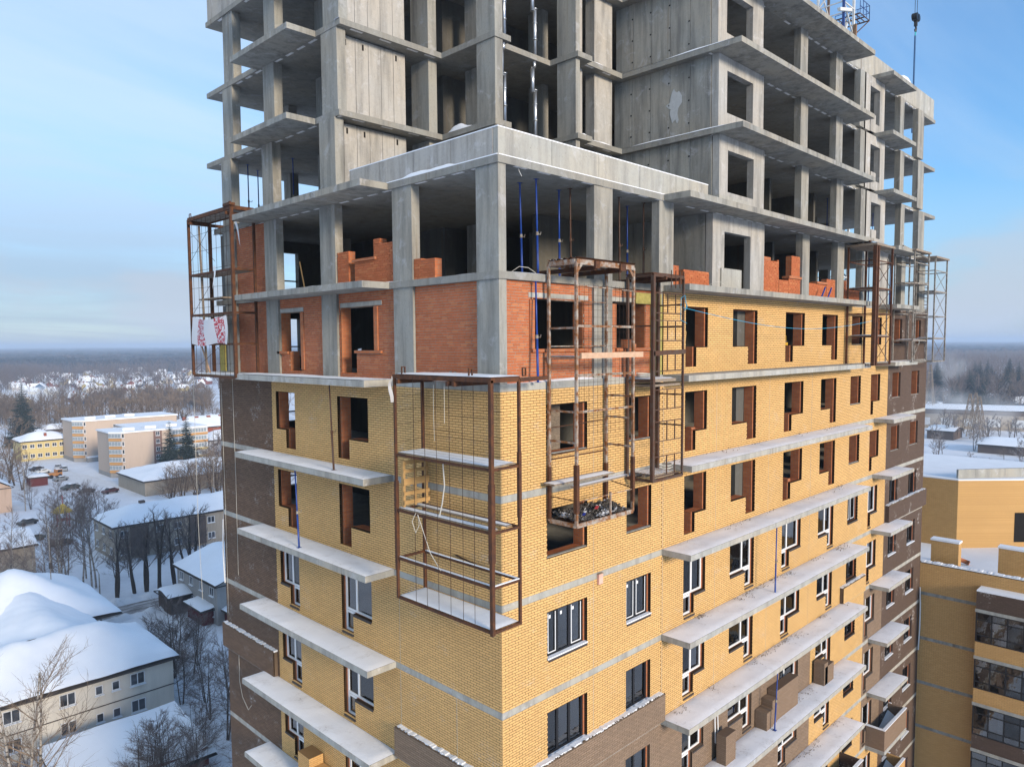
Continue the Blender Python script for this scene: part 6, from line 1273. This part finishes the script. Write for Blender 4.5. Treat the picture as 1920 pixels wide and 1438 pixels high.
# right side
for i in range(60):
    x = float(tr_rg.uniform(470, 800)); a = float(tr_rg.uniform(.10, .27)); spruce(x, x*a-10, float(tr_rg.uniform(1.0, 1.6)), 'dark snowy conifer in the wood behind the factory hall', 'conifers behind the factory hall')
for i in range(70):
    x = float(tr_rg.uniform(430, 980)); a = float(tr_rg.uniform(.09, .29)); tree('frost' if i % 2 else 'brown', x, x*a-10, float(tr_rg.uniform(.9, 1.4)), 'bare tree among the conifers behind the factory hall', 'bare trees behind the factory hall')
for i in range(14):
    x = float(tr_rg.uniform(330, 372)); tree('frost', x, float(tr_rg.uniform(45, 92)), float(tr_rg.uniform(.5, .9)), 'frosted bare tree before the factory hall', 'frosted trees before the factory hall')
for i in range(34):
    x = float(tr_rg.uniform(225, 335)); tree('frost' if i % 3 else 'bushy', x, x*float(tr_rg.uniform(.03, .27))-10, float(tr_rg.uniform(.45, .9)), 'bare tree in the snowy plots behind the neighbour block', 'bare trees behind the neighbour block')
for i in range(12):
    x = float(tr_rg.uniform(400, 470)); spruce(x, x*float(tr_rg.uniform(.2, .29))-10, float(tr_rg.uniform(.8, 1.3)), 'dark conifer standing just behind the factory hall', 'nearer conifers by the factory hall')
def pylon(label, x, y, h):
    t = thing('pylon', label, 'pylon', (x, y, 0)); mb = MB()
    for (sx, sy) in ((-1,-1),(1,-1),(1,1),(-1,1)): mb.beam((sx*2.6, sy*2.6, 0), (sx*.3, sy*.3, h), .22)
    mb.build('leg_frame', M['wood_old'], t); lc = MB()
    for i in range(7):
        a, b = i/7, (i+1)/7; ra, rb = 2.6-2.3*a, 2.6-2.3*b
        for (p, q) in (((-1,-1),(1,-1)), ((1,-1),(1,1)), ((1,1),(-1,1)), ((-1,1),(-1,-1))): lc.beam((p[0]*ra, p[1]*ra, a*h), (q[0]*rb, q[1]*rb, b*h), .12); lc.beam((q[0]*ra, q[1]*ra, a*h), (p[0]*rb, p[1]*rb, b*h), .12)
    lc.build('lacing', M['wood_old'], t, kind='stuff')
    for z in (h*.72, h*.86): MB().beam((-4, 0, z), (4, 0, z), .2).build('cross_arm', M['wood_old'], t)
for i, (x, y, h) in enumerate(((385, 96, 30), (345, 66, 18), (352, 69, 19), (360, 73, 18))): pylon(['tall dark lattice pylon before the conifers at the right edge of the tower', 'leftmost low lattice pylon of the substation', 'middle low lattice pylon of the substation', 'right low lattice pylon of the substation'][i], x, y, h)
# ---- woods in the distance, read as one mass
def wood_mesh(name, pts, hs, mats, seed, twigs=9):
    "many small bare trees: a stem and a fan of rising twigs each, joined"
    rg = np.random.default_rng(seed); n = len(pts); V = []; F = []; 
    tri = np.array([[0,1,4,3],[1,2,5,4],[2,0,3,5]])
    ang = np.array([0, 2.094, 4.189]); ring = np.stack([np.cos(ang), np.sin(ang), 0*ang], 1)
    segs_p = []; segs_q = []; r0 = []; r1 = []
    for (x, y), h in zip(pts, hs):
        segs_p.append((x, y, 0)); segs_q.append((x+rg.uniform(-.05,.05)*h, y+rg.uniform(-.05,.05)*h, h)); r0.append(h*.016); r1.append(h*.004)
        for _ in range(twigs):
            t = rg.uniform(.15, .85); a = rg.uniform(0, 6.28); l = h*(.48-.36*t)*rg.uniform(.7, 1.2); segs_p.append((x, y, t*h)); segs_q.append((x+math.cos(a)*l, y+math.sin(a)*l, t*h+l*rg.uniform(.7, 1.5))); r0.append(h*.011); r1.append(h*.006)
    p = np.array(segs_p); q = np.array(segs_q); a = p[:,None]+ring[None]*np.array(r0)[:,None,None]; b = q[:,None]+ring[None]*np.array(r1)[:,None,None]
    v = np.concatenate([a, b], 1).reshape(-1, 3); f = (tri[None]+(np.arange(len(p))*6)[:,None,None]).reshape(-1, 4)
    me = bpy.data.meshes.new(name); me.vertices.add(len(v)); me.vertices.foreach_set("co", v.ravel()); me.loops.add(f.size); me.loops.foreach_set("vertex_index", f.ravel().astype(np.int32)); me.polygons.add(len(f)); me.polygons.foreach_set("loop_start", np.arange(0, f.size, 4, dtype=np.int32)); me.materials.append(M[mats]); me.update(); return me
def scatter(n, f, seed):
    rg = np.random.default_rng(seed); out_ = []
    while len(out_) < n:
        p = f(rg)
        if p: out_.append(p)
    return out_
def band1(rg):
    y = rg.uniform(440, 600); x = y*rg.uniform(.12, .42)-6
    if any((x-a)**2+(y-b)**2 < 130 for a, b, _ in cots): return None
    return (x, y) if math.sin(x*.05+y*.021)+.6*math.sin(y*.04-x*.02) > -.1 else None
p = scatter(950, band1, 3); rg = np.random.default_rng(4)
link('bare_woodland', wood_mesh('bare_woodland', p, rg.uniform(8, 15, len(p)), 'twig_warm', 5), None, None, None, 'brown leafless woodland between the beige blocks and the village', 'woodland', None, 'stuff')
def band2(rg):
    y = rg.uniform(680, 1350); x = y*rg.uniform(.10, .44)-6
    if any((x-a)**2+(y-b)**2 < 150 for a, b, _ in cots): return None
    u = x/y
    dens = 1.0 if u < .215 and y > 900 else (.26 if u >= .215 else .3)
    return (x, y) if rg.random() < dens else None
p = scatter(2100, band2, 6)
link('bare_woodland', wood_mesh('bare_woodland', p, rg.uniform(9, 20, len(p)), 'twig', 7), None, None, None, 'grey leafless woodland around the far village', 'woodland', None, 'stuff')
def band3(rg):
    x = rg.uniform(950, 2100); return (x, x*rg.uniform(.05, .30)-10)
p = scatter(2600, band3, 8)
link('bare_woodland', wood_mesh('bare_woodland', p, rg.uniform(14, 24, len(p)), 'twig', 9), None, None, None, 'grey-brown leafless forest behind the conifers on the right', 'woodland', None, 'stuff')
p = scatter(900, lambda rg: (lambda x: (x, x*rg.uniform(.06, .30)-10))(rg.uniform(480, 950)), 9)
link('bare_woodland', wood_mesh('bare_woodland', p, rg.uniform(10, 19, len(p)), 'twig', 10), None, None, None, 'dark leafless trees packed between the conifers behind the factory hall', 'woodland', None, 'stuff')
fm = Mat('far_forest', .95, .05); a1 = fm.noise(.004, 5, .6); a2 = fm.noise(.05, 4, .7); a3 = fm.noise(.0016, 3, .5)
fc = fm.mix(fm.ramp(a1, (.42, 0), (.56, 1)), (.028, .034, .034), (.085, .066, .058)); fc = fm.mix(fm.math('MULTIPLY', fm.ramp(a2, (.5, 0), (.75, 1)), .5), fc, (.16, .14, .14)); fc = fm.mix(fm.math('MULTIPLY', fm.ramp(a3, (.6, 0), (.64, 1)), .0), fc, (.7, .72, .76)); fm.color(fc); M['far_forest'] = fm.m
def canopy(name, a0, a1_, r0, r1, nr, na, hbase, seed, label, gap=None, hill=0):
    rg = np.random.default_rng(seed); ph = rg.uniform(0, 6.28, 10); mb = MB(); rr = r0*(r1/r0)**(np.linspace(0, 1, nr+1))
    V = []
    for i, r_ in enumerate(rr):
        for j in range(na+1):
            an = a0+(a1_-a0)*j/na; x, y = r_*math.cos(an), r_*math.sin(an)
            n = math.sin(x*.011+ph[0])*math.sin(y*.009+ph[1])+.7*math.sin(x*.027-y*.02+ph[2])
            h = hbase*(.8+.2*rg.uniform(-1, 1)+.12*n) + hill*((r_-r0)/(r1-r0))**1.2*(1+.25*math.sin(an*9+ph[3])+.15*math.sin(an*23+ph[4]))
            if gap and gap(an, r_, n): h = -6
            if i == 0: h = min(h, 0)-1
            V.append((x, y, h))
    mb.v = V
    for i in range(nr):
        for j in range(na): a = i*(na+1)+j; mb.f.append((a, a+na+1, a+na+2, a+1)); mb.m.append(0)
    return mb.build(name, M['far_forest'], None, smooth=False, label=label, cat='forest', kind='stuff')
canopy('far_forest', R(58), R(96), 1330, 11800, 130, 260, 19, 2, 'dark forest reaching to the horizon on the left', lambda an, r_, n: (abs(an-R(72.6)) < .005+.004*n and r_ < 2300) or (n > 1.25 and r_ < 2400), 16)
canopy('far_forest', R(-6), R(40), 2000, 11800, 120, 260, 21, 3, 'dark forest reaching to the horizon on the right', lambda an, r_, n: False, 14)
canopy('far_forest', R(40.01), R(57.99), 1500, 11800, 40, 80, 20, 4, 'far forest hidden behind the tower', None, 16)
# where many alike stand together the label says which one, counted from the left of the picture
_ord = ['leftmost', 'second', 'third', 'fourth', 'fifth', 'sixth', 'seventh', 'eighth', 'ninth', 'tenth', 'eleventh', 'twelfth', 'thirteenth', 'fourteenth', 'fifteenth', 'sixteenth', 'seventeenth', 'eighteenth', 'nineteenth', 'twentieth'] + ['twenty-'+w_ for w_ in ('first', 'second', 'third', 'fourth', 'fifth', 'sixth', 'seventh', 'eighth', 'ninth')] + ['thirtieth'] + ['thirty-'+w_ for w_ in ('first', 'second', 'third', 'fourth')]
_grp = {}
for o in S.objects:
    if o.parent is None and o.get('group') and o.get('label') and o.get('category') == 'tree': _grp.setdefault((o['group'], o['label']), []).append(o)
for (g_, l_), os_ in _grp.items():
    if 1 < len(os_) <= 34:
        os_.sort(key=lambda o: float(project(np.array(o.location))[0]))
        for i, o in enumerate(os_): o['label'] = l_ + (', ' + (_ord[i] if i == 0 else _ord[i] + ' from left'))
# ------------------------------------------------------------------ steam from the factory
st = bpy.data.materials.new('steam'); st.use_nodes = True; N, L = st.node_tree.nodes, st.node_tree.links; N.clear(); o = N.new("ShaderNodeOutputMaterial"); v = N.new("ShaderNodeVolumePrincipled"); v.inputs["Color"].default_value = (.99, .99, 1, 1); v.inputs["Anisotropy"].default_value = .0
tc = N.new("ShaderNodeTexCoord"); ns = N.new("ShaderNodeTexNoise"); ns.inputs["Scale"].default_value = 1.5; ns.inputs["Detail"].default_value = 4; L.new(tc.outputs["Object"], ns.inputs["Vector"])
ln = N.new("ShaderNodeVectorMath"); ln.operation = 'LENGTH'; L.new(tc.outputs["Object"], ln.inputs[0])
mm = N.new("ShaderNodeMath"); mm.operation = 'SUBTRACT'; L.new(ns.outputs[0], mm.inputs[0]); m2 = N.new("ShaderNodeMath"); m2.operation = 'MULTIPLY'; m2.inputs[1].default_value = .62; L.new(ln.outputs["Value"], m2.inputs[0]); L.new(m2.outputs[0], mm.inputs[1])
m3 = N.new("ShaderNodeMath"); m3.operation = 'MULTIPLY'; m3.use_clamp = False; m3.inputs[1].default_value = .09; L.new(mm.outputs[0], m3.inputs[0]); m4 = N.new("ShaderNodeMath"); m4.operation = 'MAXIMUM'; m4.inputs[1].default_value = 0; L.new(m3.outputs[0], m4.inputs[0]); L.new(m4.outputs[0], v.inputs["Density"]); L.new(v.outputs[0], o.inputs["Volume"]); M['steam'] = st
for i, (x, y, z, sx, sy, sz, l) in enumerate(((372, 86, 12, 14, 16, 12, 'white steam cloud rising before the factory hall, left one'), (368, 66, 10, 14, 18, 11, 'white steam cloud before the right part of the factory hall'), (560, 132, 22, 10, 16, 16, 'pale steam plume among the trees left of the conifers'), (300, 690, 5, 40, 40, 9, 'blue-grey smoke drifting over the village at the left edge'))):
    mb = MB(); mb.grid(lambda a, b: (math.sin(math.pi*b)*math.cos(6.2832*a), math.sin(math.pi*b)*math.sin(6.2832*a), -math.cos(math.pi*b)), 16, 10)
    if i == 3: x, y = 128, 640
    t = mb.build('steam_cloud', M['steam'], None, label=l, cat='steam', kind='stuff'); t.location = (x, y, z); t.scale = (sx, sy, sz)
# ------------------------------------------------------------------ the hazy winter air
hz = bpy.data.materials.new('haze_air'); hz.use_nodes = True; N, L = hz.node_tree.nodes, hz.node_tree.links; N.clear(); o = N.new("ShaderNodeOutputMaterial"); v = N.new("ShaderNodeVolumePrincipled"); v.inputs["Color"].default_value = (.64, .79, 1.0, 1); v.inputs["Density"].default_value = 0.00022; v.inputs["Anisotropy"].default_value = 0.0; L.new(v.outputs[0], o.inputs["Volume"]); M['haze'] = hz
MB().box(-15500, 15500, -15500, 15500, -2.2, 84).build('haze', M['haze'], None, kind='stuff')
